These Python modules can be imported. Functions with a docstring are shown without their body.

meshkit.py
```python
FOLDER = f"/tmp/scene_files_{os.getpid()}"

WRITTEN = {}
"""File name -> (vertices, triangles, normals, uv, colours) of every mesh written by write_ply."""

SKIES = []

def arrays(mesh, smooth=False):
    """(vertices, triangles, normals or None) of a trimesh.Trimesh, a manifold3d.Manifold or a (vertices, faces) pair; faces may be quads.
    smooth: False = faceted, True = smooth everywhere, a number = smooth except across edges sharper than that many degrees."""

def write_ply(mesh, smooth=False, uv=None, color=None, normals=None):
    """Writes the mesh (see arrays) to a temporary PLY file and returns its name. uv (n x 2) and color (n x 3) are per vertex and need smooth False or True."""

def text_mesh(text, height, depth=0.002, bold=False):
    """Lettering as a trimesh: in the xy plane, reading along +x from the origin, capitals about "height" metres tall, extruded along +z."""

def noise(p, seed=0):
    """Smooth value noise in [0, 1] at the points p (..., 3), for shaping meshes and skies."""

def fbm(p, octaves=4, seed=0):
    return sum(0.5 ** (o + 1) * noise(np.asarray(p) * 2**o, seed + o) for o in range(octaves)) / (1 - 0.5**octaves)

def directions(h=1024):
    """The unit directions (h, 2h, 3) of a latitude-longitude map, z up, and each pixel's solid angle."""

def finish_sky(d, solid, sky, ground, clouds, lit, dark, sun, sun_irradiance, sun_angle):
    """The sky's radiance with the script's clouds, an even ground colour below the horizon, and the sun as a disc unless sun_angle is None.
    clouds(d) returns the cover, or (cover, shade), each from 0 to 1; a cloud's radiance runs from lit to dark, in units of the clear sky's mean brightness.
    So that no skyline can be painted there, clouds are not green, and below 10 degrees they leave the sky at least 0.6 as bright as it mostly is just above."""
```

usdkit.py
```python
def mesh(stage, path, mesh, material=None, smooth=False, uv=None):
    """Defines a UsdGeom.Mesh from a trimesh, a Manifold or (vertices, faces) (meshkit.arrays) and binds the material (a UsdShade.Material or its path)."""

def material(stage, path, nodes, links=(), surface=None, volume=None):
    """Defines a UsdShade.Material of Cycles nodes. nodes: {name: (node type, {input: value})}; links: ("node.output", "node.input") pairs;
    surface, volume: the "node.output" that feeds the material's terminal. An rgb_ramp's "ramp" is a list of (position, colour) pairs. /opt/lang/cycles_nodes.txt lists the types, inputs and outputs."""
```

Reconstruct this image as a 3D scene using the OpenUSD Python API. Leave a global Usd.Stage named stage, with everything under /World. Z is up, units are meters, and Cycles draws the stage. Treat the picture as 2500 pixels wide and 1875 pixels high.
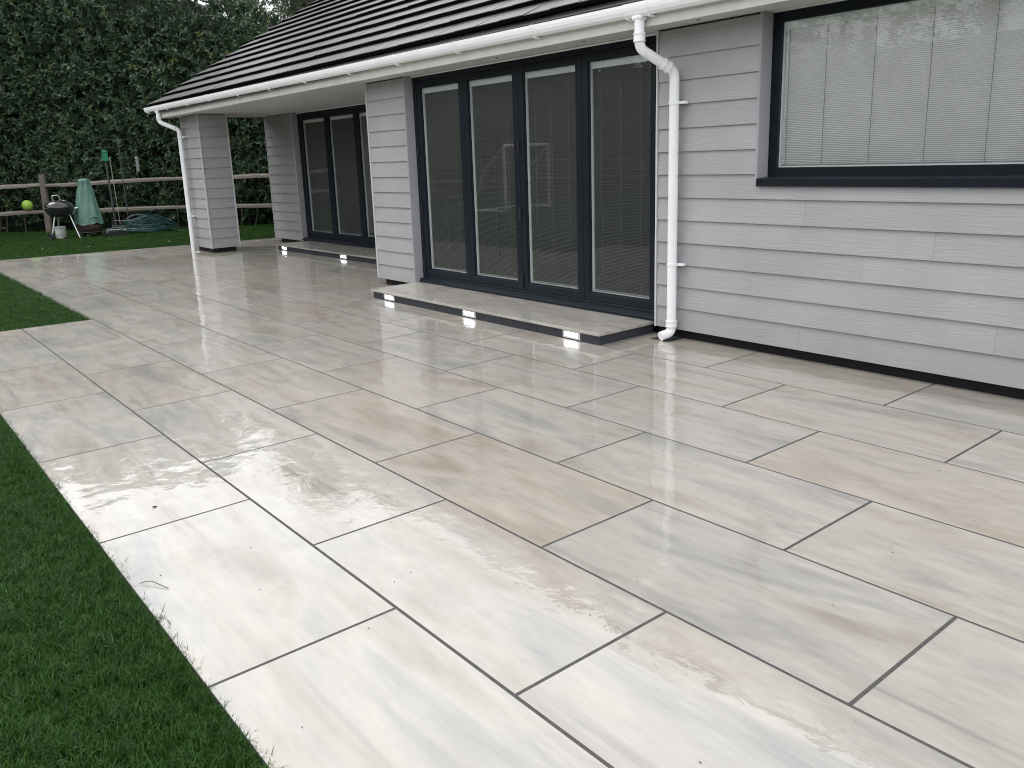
import math, random
import numpy as np
import trimesh
import shapely.geometry as sg
import meshkit, usdkit
from pxr import Usd, UsdGeom, UsdLux, UsdShade, Gf, Sdf, Vt

random.seed(7)
rng = np.random.default_rng(7)
PI = math.pi

stage = Usd.Stage.CreateInMemory()
UsdGeom.SetStageUpAxis(stage, UsdGeom.Tokens.z)
UsdGeom.SetStageMetersPerUnit(stage, 1.0)
UsdGeom.Xform.Define(stage, '/World')
UsdGeom.Scope.Define(stage, '/World/Looks')

# ------------------------------------------------------------------ camera, sky, sun, exposure
EXPOSURE = 1.12
SKY_STRENGTH = 0.10
CLOUD = 9.0
SUN_EL, SUN_AZ = math.radians(58), math.radians(-40)      # azimuth = atan2(x, y)
SUN_I = 0.16

CAM_R = (0.78211318, -0.62196353, -0.03821434)
CAM_U = (0.17362257, 0.15861035, 0.97195574)
CAM_F = (0.59845983, 0.76681427, -0.23203816)
CAM_C = (-1.17803331, -2.04606096, 1.37353374)
cam = UsdGeom.Camera.Define(stage, '/World/camera')
mtx = Gf.Matrix4d(*CAM_R, 0, *CAM_U, 0, *[-a for a in CAM_F], 0, *CAM_C, 1)
cam.AddTransformOp().Set(mtx)
cam.CreateFocalLengthAttr(28.9459)
cam.CreateHorizontalApertureAttr(36.0)
cam.CreateVerticalApertureAttr(27.0)
cam.CreateHorizontalApertureOffsetAttr(0.727)
cam.CreateVerticalApertureOffsetAttr(-1.1358)
cam.CreateClippingRangeAttr(Gf.Vec2f(0.05, 500))
cam.CreateExposureAttr(EXPOSURE)


def key(prim, **kw):
    for k, v in kw.items():
        if v is not None:
            prim.SetCustomDataByKey(k, v)


sky_mat = usdkit.material(stage, '/World/Looks/overcast_sky', {
    'sky': ('sky_texture', {'sky_type': 'single_scattering', 'sun_disc': False, 'sun_elevation': SUN_EL, 'sun_rotation': SUN_AZ, 'aerosol_density': 3.0}),
    'co': ('texture_coordinate', {}),
    'n': ('noise_texture', {'scale': 1.6, 'detail': 5.0, 'roughness': 0.55, 'distortion': 0.4}),
    'cl': ('rgb_ramp', {'ramp': [(0.30, (0.80 * CLOUD, 0.83 * CLOUD, 0.87 * CLOUD)), (0.70, (1.12 * CLOUD, 1.13 * CLOUD, 1.14 * CLOUD))]}),
    'm': ('mix', {'fac': 0.9}),
    'bg': ('background_shader', {'strength': SKY_STRENGTH}),
}, [('co.generated', 'n.vector'), ('n.fac', 'cl.fac'), ('sky.color', 'm.color1'), ('cl.color', 'm.color2'), ('m.color', 'bg.color')], surface='bg.background')
dome = UsdLux.DomeLight.Define(stage, '/World/sky')
dome.CreateIntensityAttr(1.0)
UsdShade.MaterialBindingAPI.Apply(dome.GetPrim()).Bind(sky_mat)
key(dome.GetPrim(), kind='structure')
sun = UsdLux.DistantLight.Define(stage, '/World/sun')
sun.CreateIntensityAttr(SUN_I)
sun.CreateAngleAttr(30.0)
sun.CreateNormalizeAttr(True)
sun.CreateColorAttr(Gf.Vec3f(1.0, 0.98, 0.95))
sd = np.array([math.sin(SUN_AZ) * math.cos(SUN_EL), math.cos(SUN_AZ) * math.cos(SUN_EL), math.sin(SUN_EL)])
sx_ = np.cross([0, 0, 1.0], sd); sx_ /= np.linalg.norm(sx_)
sy_ = np.cross(sd, sx_)
sun.AddTransformOp().Set(Gf.Matrix4d(*sx_, 0, *sy_, 0, *sd, 0, 0, 0, 0, 1))

# ------------------------------------------------------------------ helpers
_used = {}


def path_for(parent, name):
    k = (parent, name)
    n = _used.get(k, 0)
    _used[k] = n + 1
    return f'{parent}/{name}' + (f'_{n:03d}' if n else '')


LOC = {}


def thing(name, label, category, loc=(0, 0, 0), group=None, kind=None):
    p = path_for('/World', name)
    x = UsdGeom.Xform.Define(stage, p)
    x.AddTranslateOp().Set(Gf.Vec3d(*map(float, loc)))
    LOC[p] = np.array(loc, float)
    key(x.GetPrim(), label=label, category=category, group=group, kind=kind)
    return p


def root_loc(path):
    return LOC.get('/'.join(path.split('/')[:3]), np.zeros(3))


def obj(parent, name, mesh, mat, smooth=False, label=None, category=None, group=None, kind=None):
    """One Mesh prim; parent '/World' makes it a thing. Vertices are given in world coordinates."""
    if isinstance(mesh, (list,)):
        mesh = trimesh.util.concatenate(mesh)
    p = path_for(parent, name)
    if isinstance(mesh, trimesh.Trimesh):
        mesh = mesh.copy()
        mesh.vertices = mesh.vertices - root_loc(p)
    usdkit.mesh(stage, p, mesh, mat, smooth=smooth)
    key(stage.GetPrimAtPath(p), label=label, category=category, group=group, kind=kind)
    return p


def box(x0, x1, y0, y1, z0, z1):
    m = trimesh.creation.box((x1 - x0, y1 - y0, z1 - z0))
    m.apply_translation(((x0 + x1) / 2, (y0 + y1) / 2, (z0 + z1) / 2))
    return m


def hull(pts):
    return trimesh.convex.convex_hull(np.asarray(pts, float))


def cbox(x0, x1, y0, y1, z0, z1, c=0.003):
    """A box with chamfered edges."""
    pts = []
    for sx in (0, 1):
        for sy in (0, 1):
            for sz in (0, 1):
                p = np.array([(x0, x1)[sx], (y0, y1)[sy], (z0, z1)[sz]])
                d = np.array([1 - 2 * sx, 1 - 2 * sy, 1 - 2 * sz]) * c
                for k in range(3):
                    q = p + d
                    q[k] = p[k]
                    pts.append(q)
    return hull(pts)


def topchamfer(x0, x1, y0, y1, z0, z1, c=0.002):
    pts = [(x, y, z0) for x in (x0, x1) for y in (y0, y1)] + [(x, y, z1 - c) for x in (x0, x1) for y in (y0, y1)] + \
          [(x, y, z1) for x in (x0 + c, x1 - c) for y in (y0 + c, y1 - c)]
    return hull(pts)


def prism(poly, axis, a, b):
    """poly: 2D points (u, v) of a convex or simple outline. axis 'y': u = x, v = z; axis 'x': u = y, v = z; axis 'z': u = x, v = y."""
    m = trimesh.creation.extrude_polygon(sg.Polygon(poly), b - a, engine='earcut')
    v = m.vertices.copy()
    if axis == 'y':
        m.vertices = np.c_[v[:, 0], a + v[:, 2], v[:, 1]]
    elif axis == 'x':
        m.vertices = np.c_[a + v[:, 2], v[:, 0], v[:, 1]]
    else:
        m.vertices = np.c_[v[:, 0], v[:, 1], a + v[:, 2]]
    m.fix_normals()
    return m


def tube(points, r, sides=12, caps=True):
    p = np.asarray(points, float)
    r = np.broadcast_to(np.asarray(r, float), (len(p),))
    t = np.gradient(p, axis=0)
    t /= np.linalg.norm(t, axis=1, keepdims=True) + 1e-12
    a = np.cross(t[0], [0, 0, 1.0] if abs(t[0][2]) < 0.9 else [1.0, 0, 0])
    a /= np.linalg.norm(a)
    rings = []
    ang = np.arange(sides) * 2 * PI / sides
    for i in range(len(p)):
        a = a - t[i] * (a @ t[i])
        a /= np.linalg.norm(a) + 1e-12
        b = np.cross(t[i], a)
        rings.append(p[i] + r[i] * (np.cos(ang)[:, None] * a + np.sin(ang)[:, None] * b))
    v = np.vstack(rings)
    f = []
    for i in range(len(p) - 1):
        for j in range(sides):
            k = (j + 1) % sides
            f += [(i * sides + j, i * sides + k, (i + 1) * sides + k), (i * sides + j, (i + 1) * sides + k, (i + 1) * sides + j)]
    if caps:
        n = len(v)
        v = np.vstack([v, p[0], p[-1]])
        e = (len(p) - 1) * sides
        for j in range(sides):
            k = (j + 1) % sides
            f += [(n, k, j), (n + 1, e + j, e + k)]
    return trimesh.Trimesh(v, f, process=False)


def bend(points, rad, n=7):
    """Rounds the corners of a polyline."""
    P = [np.array(p, float) for p in points]
    out = [P[0]]
    for i in range(1, len(P) - 1):
        d0 = (P[i - 1] - P[i]); d1 = (P[i + 1] - P[i])
        l = min(rad, 0.45 * np.linalg.norm(d0), 0.45 * np.linalg.norm(d1))
        a = P[i] + d0 / np.linalg.norm(d0) * l
        b = P[i] + d1 / np.linalg.norm(d1) * l
        for t in np.linspace(0, 1, n):
            out.append((1 - t) ** 2 * a + 2 * t * (1 - t) * P[i] + t * t * b)
    out.append(P[-1])
    return np.array(out)


def lathe(profile, center, sections=32):
    m = trimesh.creation.revolve(np.asarray(profile, float), sections=sections)
    m.apply_translation(center)
    m.fix_normals()
    return m


# ------------------------------------------------------------------ materials
L = '/World/Looks/'


def mat(name, nodes, links, surface='p.BSDF', volume=None):
    return usdkit.material(stage, L + name, nodes, links, surface=surface, volume=volume)


def plain(name, color, rough=0.5, var=0.08, scale=6.0, bump=0.0, bscale=60.0, coat=0.0, metallic=0.0, spec=0.5, rnd=0.0, stretch=(1, 1, 1)):
    """Paint, plastic, metal or stone with uneven tone, per-object variation and fine relief."""
    c = np.array(color, float)
    nodes = {
        'g': ('geometry', {}),
        'mp': ('mapping', {'scale': stretch}),
        'n': ('noise_texture', {'scale': scale, 'detail': 4.0, 'roughness': 0.6}),
        'r': ('rgb_ramp', {'ramp': [(0.25, c * (1 - var)), (0.75, np.minimum(c * (1 + var), 0.9))]}),
        'oi': ('object_info', {}),
        'mr': ('map_range', {'from_min': 0.0, 'from_max': 1.0, 'to_min': 1 - rnd, 'to_max': 1 + rnd}),
        'h': ('hsv', {}),
        'p': ('principled_bsdf', {'roughness': rough, 'coat_weight': coat, 'coat_roughness': 0.08, 'metallic': metallic, 'specular_ior_level': spec}),
    }
    links = [('g.position', 'mp.vector'), ('mp.vector', 'n.vector'), ('n.fac', 'r.fac'), ('r.color', 'h.color'), ('oi.random', 'mr.value'), ('mr.result', 'h.value'), ('h.color', 'p.base_color')]
    if bump:
        nodes['bn'] = ('noise_texture', {'scale': bscale, 'detail': 3.0})
        nodes['b'] = ('bump', {'strength': bump, 'distance': 0.004})
        links += [('mp.vector', 'bn.vector'), ('bn.fac', 'b.height'), ('b.normal', 'p.normal')]
    return mat(name, nodes, links)


def slab_material():
    """Wet porcelain slabs: cream, grey and beige streaks along the slab, thin veins, a film of water."""
    n = {
        'g': ('geometry', {}), 'oi': ('object_info', {}),
        'sep': ('separate_xyz', {}),
        'off': ('math', {'math_type': 'multiply', 'value2': 41.0}),
        'off2': ('math', {'math_type': 'multiply', 'value2': 17.3}),
        'sx': ('math', {'math_type': 'multiply_add', 'value2': 3.3}),
        'sy': ('math', {'math_type': 'multiply_add', 'value2': 0.7}),
        'v': ('combine_xyz', {}),
        # broad streaks
        'n1': ('noise_texture', {'scale': 1.1, 'detail': 5.0, 'roughness': 0.6, 'distortion': 0.8}),
        'r1': ('rgb_ramp', {'ramp': [(0.27, (0.212, 0.207, 0.198)), (0.38, (0.285, 0.273, 0.255)), (0.50, (0.362, 0.338, 0.304)), (0.61, (0.318, 0.286, 0.249)), (0.74, (0.245, 0.211, 0.178))]}),
        # cloudy mottling
        'n2': ('noise_texture', {'scale': 5.0, 'detail': 7.0, 'roughness': 0.65}),
        'r2': ('rgb_ramp', {'ramp': [(0.32, (0.80, 0.80, 0.80)), (0.68, (1.08, 1.075, 1.06))]}),
        'm2': ('mix', {'mix_type': 'multiply', 'fac': 0.8}),
        # slab tone
        'tone': ('rgb_ramp', {'ramp': [(0.0, (1.03, 1.03, 1.02)), (0.4, (1.0, 0.995, 0.98)), (0.65, (0.96, 0.965, 0.97)), (0.85, (1.0, 0.972, 0.935)), (1.0, (0.96, 0.918, 0.875))]}),
        'm3': ('mix', {'mix_type': 'multiply', 'fac': 1.0}),
        # veins
        'sy2': ('math', {'math_type': 'multiply_add', 'value2': 0.28}),
        'v2': ('combine_xyz', {}),
        'nv': ('noise_texture', {'scale': 0.75, 'detail': 4.0, 'roughness': 0.5, 'distortion': 0.15}),
        'vs': ('math', {'math_type': 'subtract', 'value2': 0.5}),
        'va': ('math', {'math_type': 'absolute'}),
        'vr': ('map_range', {'from_min': 0.0, 'from_max': 0.020, 'to_min': 0.75, 'to_max': 0.0, 'clamp': True}),
        'nm': ('noise_texture', {'scale': 0.9, 'detail': 2.0}),
        'vm': ('map_range', {'from_min': 0.47, 'from_max': 0.62, 'to_min': 0.0, 'to_max': 1.0, 'clamp': True}),
        'vf': ('math', {'math_type': 'multiply'}),
        'm4': ('mix', {'mix_type': 'multiply', 'color2': (0.66, 0.65, 0.64)}),
        # water film
        'w1': ('noise_texture', {'scale': 1.3, 'detail': 3.0, 'roughness': 0.5}),
        'wm': ('mapping', {'scale': (1.0, 0.8, 1.0), 'rotation': (0.0, 0.0, -0.66)}),
        'w2': ('noise_texture', {'scale': 10.0, 'detail': 3.5, 'roughness': 0.55, 'distortion': 0.4}),
        'w4': ('noise_texture', {'scale': 1.7, 'detail': 3.0, 'roughness': 0.55}),
        'wk': ('map_range', {'from_min': 0.40, 'from_max': 0.62, 'to_min': 0.05, 'to_max': 0.52, 'clamp': True}),
        'wx': ('math', {'math_type': 'multiply'}),
        'w3': ('noise_texture', {'scale': 0.8, 'detail': 6.0, 'roughness': 0.62, 'distortion': 0.6}),
        'pm': ('map_range', {'from_min': 0.455, 'from_max': 0.475, 'to_min': 0.0, 'to_max': 1.0, 'clamp': True}),
        'pw': ('map_range', {'from_min': 0.0, 'from_max': 1.0, 'to_min': 0.80, 'to_max': 1.0}),
        'pr': ('map_range', {'from_min': 0.0, 'from_max': 1.0, 'to_min': 0.045, 'to_max': 0.006}),
        'wa': ('math', {'math_type': 'add'}),
        'wb': ('bump', {'strength': 0.9, 'distance': 0.006}),
        'rr': ('map_range', {'from_min': 0.3, 'from_max': 0.7, 'to_min': 0.30, 'to_max': 0.45}),
        'p': ('principled_bsdf', {'specular_ior_level': 0.4, 'coat_ior': 1.75}),
    }
    l = [('g.position', 'sep.vector'), ('oi.random', 'off.value1'), ('oi.random', 'off2.value1'),
         ('sep.x', 'sx.value1'), ('off.value', 'sx.value3'), ('sep.y', 'sy.value1'), ('off2.value', 'sy.value3'),
         ('sx.value', 'v.x'), ('sy.value', 'v.y'), ('off.value', 'v.z'),
         ('v.vector', 'n1.vector'), ('n1.fac', 'r1.fac'), ('v.vector', 'n2.vector'), ('n2.fac', 'r2.fac'),
         ('r1.color', 'm2.color1'), ('r2.color', 'm2.color2'), ('oi.random', 'tone.fac'), ('m2.color', 'm3.color1'), ('tone.color', 'm3.color2'),
         ('sep.y', 'sy2.value1'), ('off2.value', 'sy2.value3'), ('sx.value', 'v2.x'), ('sy2.value', 'v2.y'), ('off.value', 'v2.z'), ('v2.vector', 'nv.vector'), ('nv.fac', 'vs.value1'), ('vs.value', 'va.value1'), ('va.value', 'vr.value'),
         ('v.vector', 'nm.vector'), ('nm.fac', 'vm.value'), ('vr.result', 'vf.value1'), ('vm.result', 'vf.value2'), ('vf.value', 'm4.fac'), ('m3.color', 'm4.color1'),
         ('m4.color', 'p.base_color'),
         ('g.position', 'w1.vector'), ('g.position', 'wm.vector'), ('wm.vector', 'w2.vector'), ('g.position', 'w4.vector'), ('w4.fac', 'wk.value'), ('w2.fac', 'wx.value1'), ('wk.result', 'wx.value2'), ('wx.value', 'wa.value1'), ('w1.fac', 'wa.value2'), ('wa.value', 'wb.height'), ('wb.normal', 'p.coat_normal'),
         ('g.position', 'w3.vector'), ('w3.fac', 'pm.value'), ('pm.result', 'pw.value'), ('pm.result', 'pr.value'), ('pw.result', 'p.coat_weight'), ('pr.result', 'p.coat_roughness'), ('n2.fac', 'rr.value'), ('rr.result', 'p.roughness')]
    return mat('wet_porcelain', n, l)


def board_material():
    """Grey painted fibre cement boards with embossed wood grain running along the board."""
    n = {
        'g': ('geometry', {}), 'oi': ('object_info', {}), 'sep': ('separate_xyz', {}),
        'al': ('math', {'math_type': 'add'}),
        'of': ('math', {'math_type': 'multiply', 'value2': 53.0}),
        'a2': ('math', {'math_type': 'multiply_add', 'value2': 1.6}),
        'z2': ('math', {'math_type': 'multiply_add', 'value2': 15.0}),
        'v': ('combine_xyz', {}),
        'n': ('noise_texture', {'scale': 0.85, 'detail': 2.0, 'roughness': 0.45, 'distortion': 0.25}),
        's': ('math', {'math_type': 'multiply', 'value2': 75.0}),
        'si': ('math', {'math_type': 'sine'}),
        'n3': ('noise_texture', {'scale': 2.0, 'detail': 2.0}),
        'mk': ('map_range', {'from_min': 0.35, 'from_max': 0.6, 'to_min': 0.1, 'to_max': 1.0, 'clamp': True}),
        'hh': ('math', {'math_type': 'multiply'}),
        'b': ('bump', {'strength': 0.17, 'distance': 0.003}),
        'n2': ('noise_texture', {'scale': 2.2, 'detail': 5.0}),
        'r': ('rgb_ramp', {'ramp': [(0.3, (0.302, 0.300, 0.309)), (0.7, (0.340, 0.338, 0.346))]}),
        'mr': ('map_range', {'to_min': 0.965, 'to_max': 1.035}),
        'h': ('hsv', {}),
        'nd': ('noise_texture', {'scale': 7.0, 'detail': 6.0, 'roughness': 0.7}),
        'zd': ('map_range', {'from_min': 0.08, 'from_max': 0.42, 'to_min': 0.62, 'to_max': 0.18, 'clamp': True}),
        'dm': ('math', {'math_type': 'multiply'}),
        'md': ('mix', {'mix_type': 'multiply', 'color2': (0.70, 0.67, 0.62)}),
        'p': ('principled_bsdf', {'roughness': 0.48}),
    }
    l = [('g.position', 'sep.vector'), ('sep.x', 'al.value1'), ('sep.y', 'al.value2'), ('oi.random', 'of.value1'),
         ('al.value', 'a2.value1'), ('of.value', 'a2.value3'), ('sep.z', 'z2.value1'), ('of.value', 'z2.value3'),
         ('a2.value', 'v.x'), ('z2.value', 'v.y'), ('of.value', 'v.z'), ('v.vector', 'n.vector'), ('n.fac', 's.value1'), ('s.value', 'si.value1'),
         ('v.vector', 'n3.vector'), ('n3.fac', 'mk.value'), ('si.value', 'hh.value1'), ('mk.result', 'hh.value2'), ('hh.value', 'b.height'), ('b.normal', 'p.normal'),
         ('g.position', 'n2.vector'), ('n2.fac', 'r.fac'), ('r.color', 'h.color'), ('oi.random', 'mr.value'), ('mr.result', 'h.value'), ('g.position', 'nd.vector'), ('sep.z', 'zd.value'), ('nd.fac', 'dm.value1'), ('zd.result', 'dm.value2'), ('dm.value', 'md.fac'), ('h.color', 'md.color1'), ('md.color', 'p.base_color')]
    return mat('painted_board', n, l)


def leaf_material(name, dark, light, yellow, gloss=0.28, trans=0.25, spec=0.6):
    n = {
        'g': ('geometry', {}), 'oi': ('object_info', {}),
        'ad': ('math', {'math_type': 'add'}), 'fr': ('math', {'math_type': 'fraction'}),
        'r': ('rgb_ramp', {'ramp': [(0.0, dark), (0.75, light), (0.955, light), (0.985, yellow), (1.0, yellow)]}),
        'p': ('principled_bsdf', {'roughness': gloss, 'specular_ior_level': spec}),
        't': ('translucent_bsdf', {}),
        'm': ('mix_closure', {'fac': trans}),
    }
    l = [('g.random_per_island', 'ad.value1'), ('oi.random', 'ad.value2'), ('ad.value', 'fr.value1'), ('fr.value', 'r.fac'),
         ('r.color', 'p.base_color'), ('r.color', 't.color'), ('p.BSDF', 'm.closure1'), ('t.BSDF', 'm.closure2')]
    return mat(name, n, l, surface='m.closure')


def glass_material():
    n = {'f': ('fresnel', {'IOR': 1.52}), 'g': ('geometry', {}), 'nb': ('math', {'math_type': 'subtract', 'value1': 1.0}), 'fm': ('math', {'math_type': 'multiply', 'use_clamp': True}),
         't': ('transparent_bsdf', {'color': (0.97, 0.975, 0.97)}), 'gl': ('glossy_bsdf', {'roughness': 0.0, 'color': (0.95, 0.97, 0.97)}), 'm': ('mix_closure', {})}
    return mat('window_glass', n, [('g.backfacing', 'nb.value2'), ('f.fac', 'fm.value1'), ('nb.value', 'fm.value2'), ('fm.value', 'm.fac'), ('t.BSDF', 'm.closure1'), ('gl.BSDF', 'm.closure2')], surface='m.closure')


def emit_material(name, color, strength):
    return mat(name, {'e': ('emission', {'color': color, 'strength': strength})}, [], surface='e.emission')


MT = {}
MT['slab'] = slab_material()
MT['board'] = board_material()
MT['trim'] = plain('grey_trim', (0.50, 0.50, 0.505), 0.45, 0.04)
MT['reveal'] = plain('grey_reveal', (0.30, 0.30, 0.315), 0.5, 0.05)
MT['anthracite'] = plain('anthracite_frame', (0.0055, 0.0085, 0.0135), 0.38, 0.12, 9.0, spec=0.24)
MT['rubber'] = plain('black_rubber', (0.006, 0.006, 0.007), 0.6, 0.1)
MT['plinth'] = plain('black_plinth', (0.006, 0.006, 0.007), 0.6, 0.3, 12.0, bump=0.4, bscale=70, spec=0.25)
MT['brick'] = plain('dark_painted_brick', (0.016, 0.019, 0.024), 0.5, 0.25, 14.0, bump=0.4, bscale=90, rnd=0.2)
MT['upvc'] = plain('white_upvc', (0.78, 0.78, 0.785), 0.24, 0.04, 3.0)
MT['fascia'] = plain('white_fascia', (0.64, 0.635, 0.60), 0.28, 0.11, 3.0, stretch=(1, 1.6, 0.5))
MT['soffit'] = plain('white_soffit', (0.60, 0.60, 0.585), 0.4, 0.06, 3.0)
MT['roof'] = mat('wet_roof_tile', {      # smooth wet faces, near-black on steep and downward faces such as front edges
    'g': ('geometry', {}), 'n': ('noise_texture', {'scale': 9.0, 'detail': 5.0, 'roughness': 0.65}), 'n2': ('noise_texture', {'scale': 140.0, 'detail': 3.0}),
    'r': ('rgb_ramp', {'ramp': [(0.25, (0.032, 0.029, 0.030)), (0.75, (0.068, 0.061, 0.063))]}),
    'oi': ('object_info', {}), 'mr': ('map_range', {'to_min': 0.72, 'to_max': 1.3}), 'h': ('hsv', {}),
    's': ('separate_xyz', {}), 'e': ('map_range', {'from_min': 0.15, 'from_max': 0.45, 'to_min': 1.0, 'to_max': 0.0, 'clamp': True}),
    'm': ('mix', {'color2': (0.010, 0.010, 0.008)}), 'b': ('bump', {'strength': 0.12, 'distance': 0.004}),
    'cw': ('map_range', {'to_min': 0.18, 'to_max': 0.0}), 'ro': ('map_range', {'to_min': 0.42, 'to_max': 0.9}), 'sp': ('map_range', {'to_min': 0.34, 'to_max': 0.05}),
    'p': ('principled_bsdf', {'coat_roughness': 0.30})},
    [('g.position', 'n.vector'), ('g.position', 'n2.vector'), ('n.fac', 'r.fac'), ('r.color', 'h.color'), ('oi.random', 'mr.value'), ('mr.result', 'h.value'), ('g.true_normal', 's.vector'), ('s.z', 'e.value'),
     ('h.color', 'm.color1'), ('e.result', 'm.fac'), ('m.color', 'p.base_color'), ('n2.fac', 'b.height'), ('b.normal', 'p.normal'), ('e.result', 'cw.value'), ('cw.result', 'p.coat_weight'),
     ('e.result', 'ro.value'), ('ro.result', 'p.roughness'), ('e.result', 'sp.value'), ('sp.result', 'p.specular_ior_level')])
MT['glass'] = glass_material()
MT['slat_dim'] = plain('shaded_blind_slat', (0.105, 0.11, 0.105), 0.45, 0.05)  # same white slat, darkened: shade on the door blinds is in the colour
MT['cord'] = plain('grey_cord', (0.14, 0.145, 0.14), 0.6, 0.05)
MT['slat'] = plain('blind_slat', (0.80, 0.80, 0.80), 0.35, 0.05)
MT['spacer'] = plain('pale_spacer', (0.58, 0.62, 0.61), 0.35, 0.05)
MT['room'] = plain('dim_room', (0.10, 0.10, 0.10), 0.8, 0.1)
MT['wallcore'] = plain('wall_core', (0.03, 0.03, 0.03), 0.8, 0.1)
MT['grout'] = plain('dark_grout', (0.075, 0.071, 0.069), 0.7, 0.25, 30.0, bump=0.3, bscale=300, spec=0.1)
MT['rail'] = plain('weathered_rail', (0.195, 0.172, 0.14), 0.75, 0.4, 5.0, bump=0.8, bscale=40, rnd=0.12, stretch=(0.6, 0.6, 9))
MT['post'] = plain('weathered_post', (0.12, 0.105, 0.085), 0.8, 0.35, 9.0, bump=0.8, bscale=50, stretch=(6, 6, 0.6))
MT['black_enamel'] = plain('black_enamel', (0.010, 0.010, 0.011), 0.16, 0.1, coat=0.3)
MT['steel'] = plain('dull_aluminium', (0.62, 0.62, 0.62), 0.35, 0.06, metallic=0.6)
MT['black_plastic'] = plain('black_plastic', (0.012, 0.012, 0.013), 0.4, 0.2)
MT['pail'] = plain('white_pail', (0.52, 0.53, 0.49), 0.4, 0.12, 14)
MT['pail_band'] = plain('grey_band', (0.18, 0.19, 0.19), 0.4, 0.1)
MT['tarp'] = plain('green_tarpaulin', (0.085, 0.175, 0.135), 0.42, 0.22, 9.0, bump=0.35, bscale=24)
MT['terracotta'] = plain('dark_clay', (0.024, 0.014, 0.011), 0.6, 0.3, 12, bump=0.4)
MT['hose'] = plain('dark_green_hose', (0.010, 0.050, 0.046), 0.4, 0.2, 5)
MT['hose2'] = plain('grey_hose', (0.12, 0.125, 0.125), 0.4, 0.2, 5)
MT['ball'] = plain('lime_ball', (0.25, 0.42, 0.055), 0.42, 0.12, 8, bump=0.3, bscale=120)
MT['iron'] = plain('dark_iron', (0.045, 0.047, 0.05), 0.5, 0.3, 14)
MT['feeder'] = plain('seed_tube', (0.20, 0.21, 0.205), 0.3, 0.3, 30)
MT['green_plastic'] = plain('green_plastic', (0.02, 0.17, 0.085), 0.35, 0.12, 9)
MT['cane'] = plain('pale_cane', (0.34, 0.34, 0.28), 0.6, 0.2, 20)
MT['dead_leaf'] = plain('dead_leaf', (0.46, 0.40, 0.26), 0.6, 0.3, 40, rnd=0.3)
MT['twig'] = plain('dark_twig', (0.06, 0.045, 0.03), 0.7, 0.3, 40)
MT['bark'] = plain('bark', (0.05, 0.043, 0.034), 0.85, 0.4, 20, bump=0.8, bscale=60)
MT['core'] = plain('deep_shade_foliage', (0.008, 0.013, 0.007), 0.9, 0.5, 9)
MT['goal'] = plain('white_tube', (0.72, 0.72, 0.70), 0.35, 0.06)
MT['leaf'] = leaf_material('laurel_leaf', (0.021, 0.046, 0.021), (0.056, 0.094, 0.048), (0.12, 0.16, 0.05), 0.24, 0.22)
MT['leaf2'] = leaf_material('tree_leaf', (0.06, 0.085, 0.045), (0.12, 0.15, 0.085), (0.26, 0.28, 0.10), 0.26, 0.4)
MT['blade'] = leaf_material('grass_blade', (0.010, 0.036, 0.004), (0.028, 0.082, 0.009), (0.05, 0.10, 0.02), 0.5, 0.3, 0.25)
MT['lamp'] = emit_material('step_light_glow', (0.93, 0.97, 1.0), 5.0)
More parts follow.
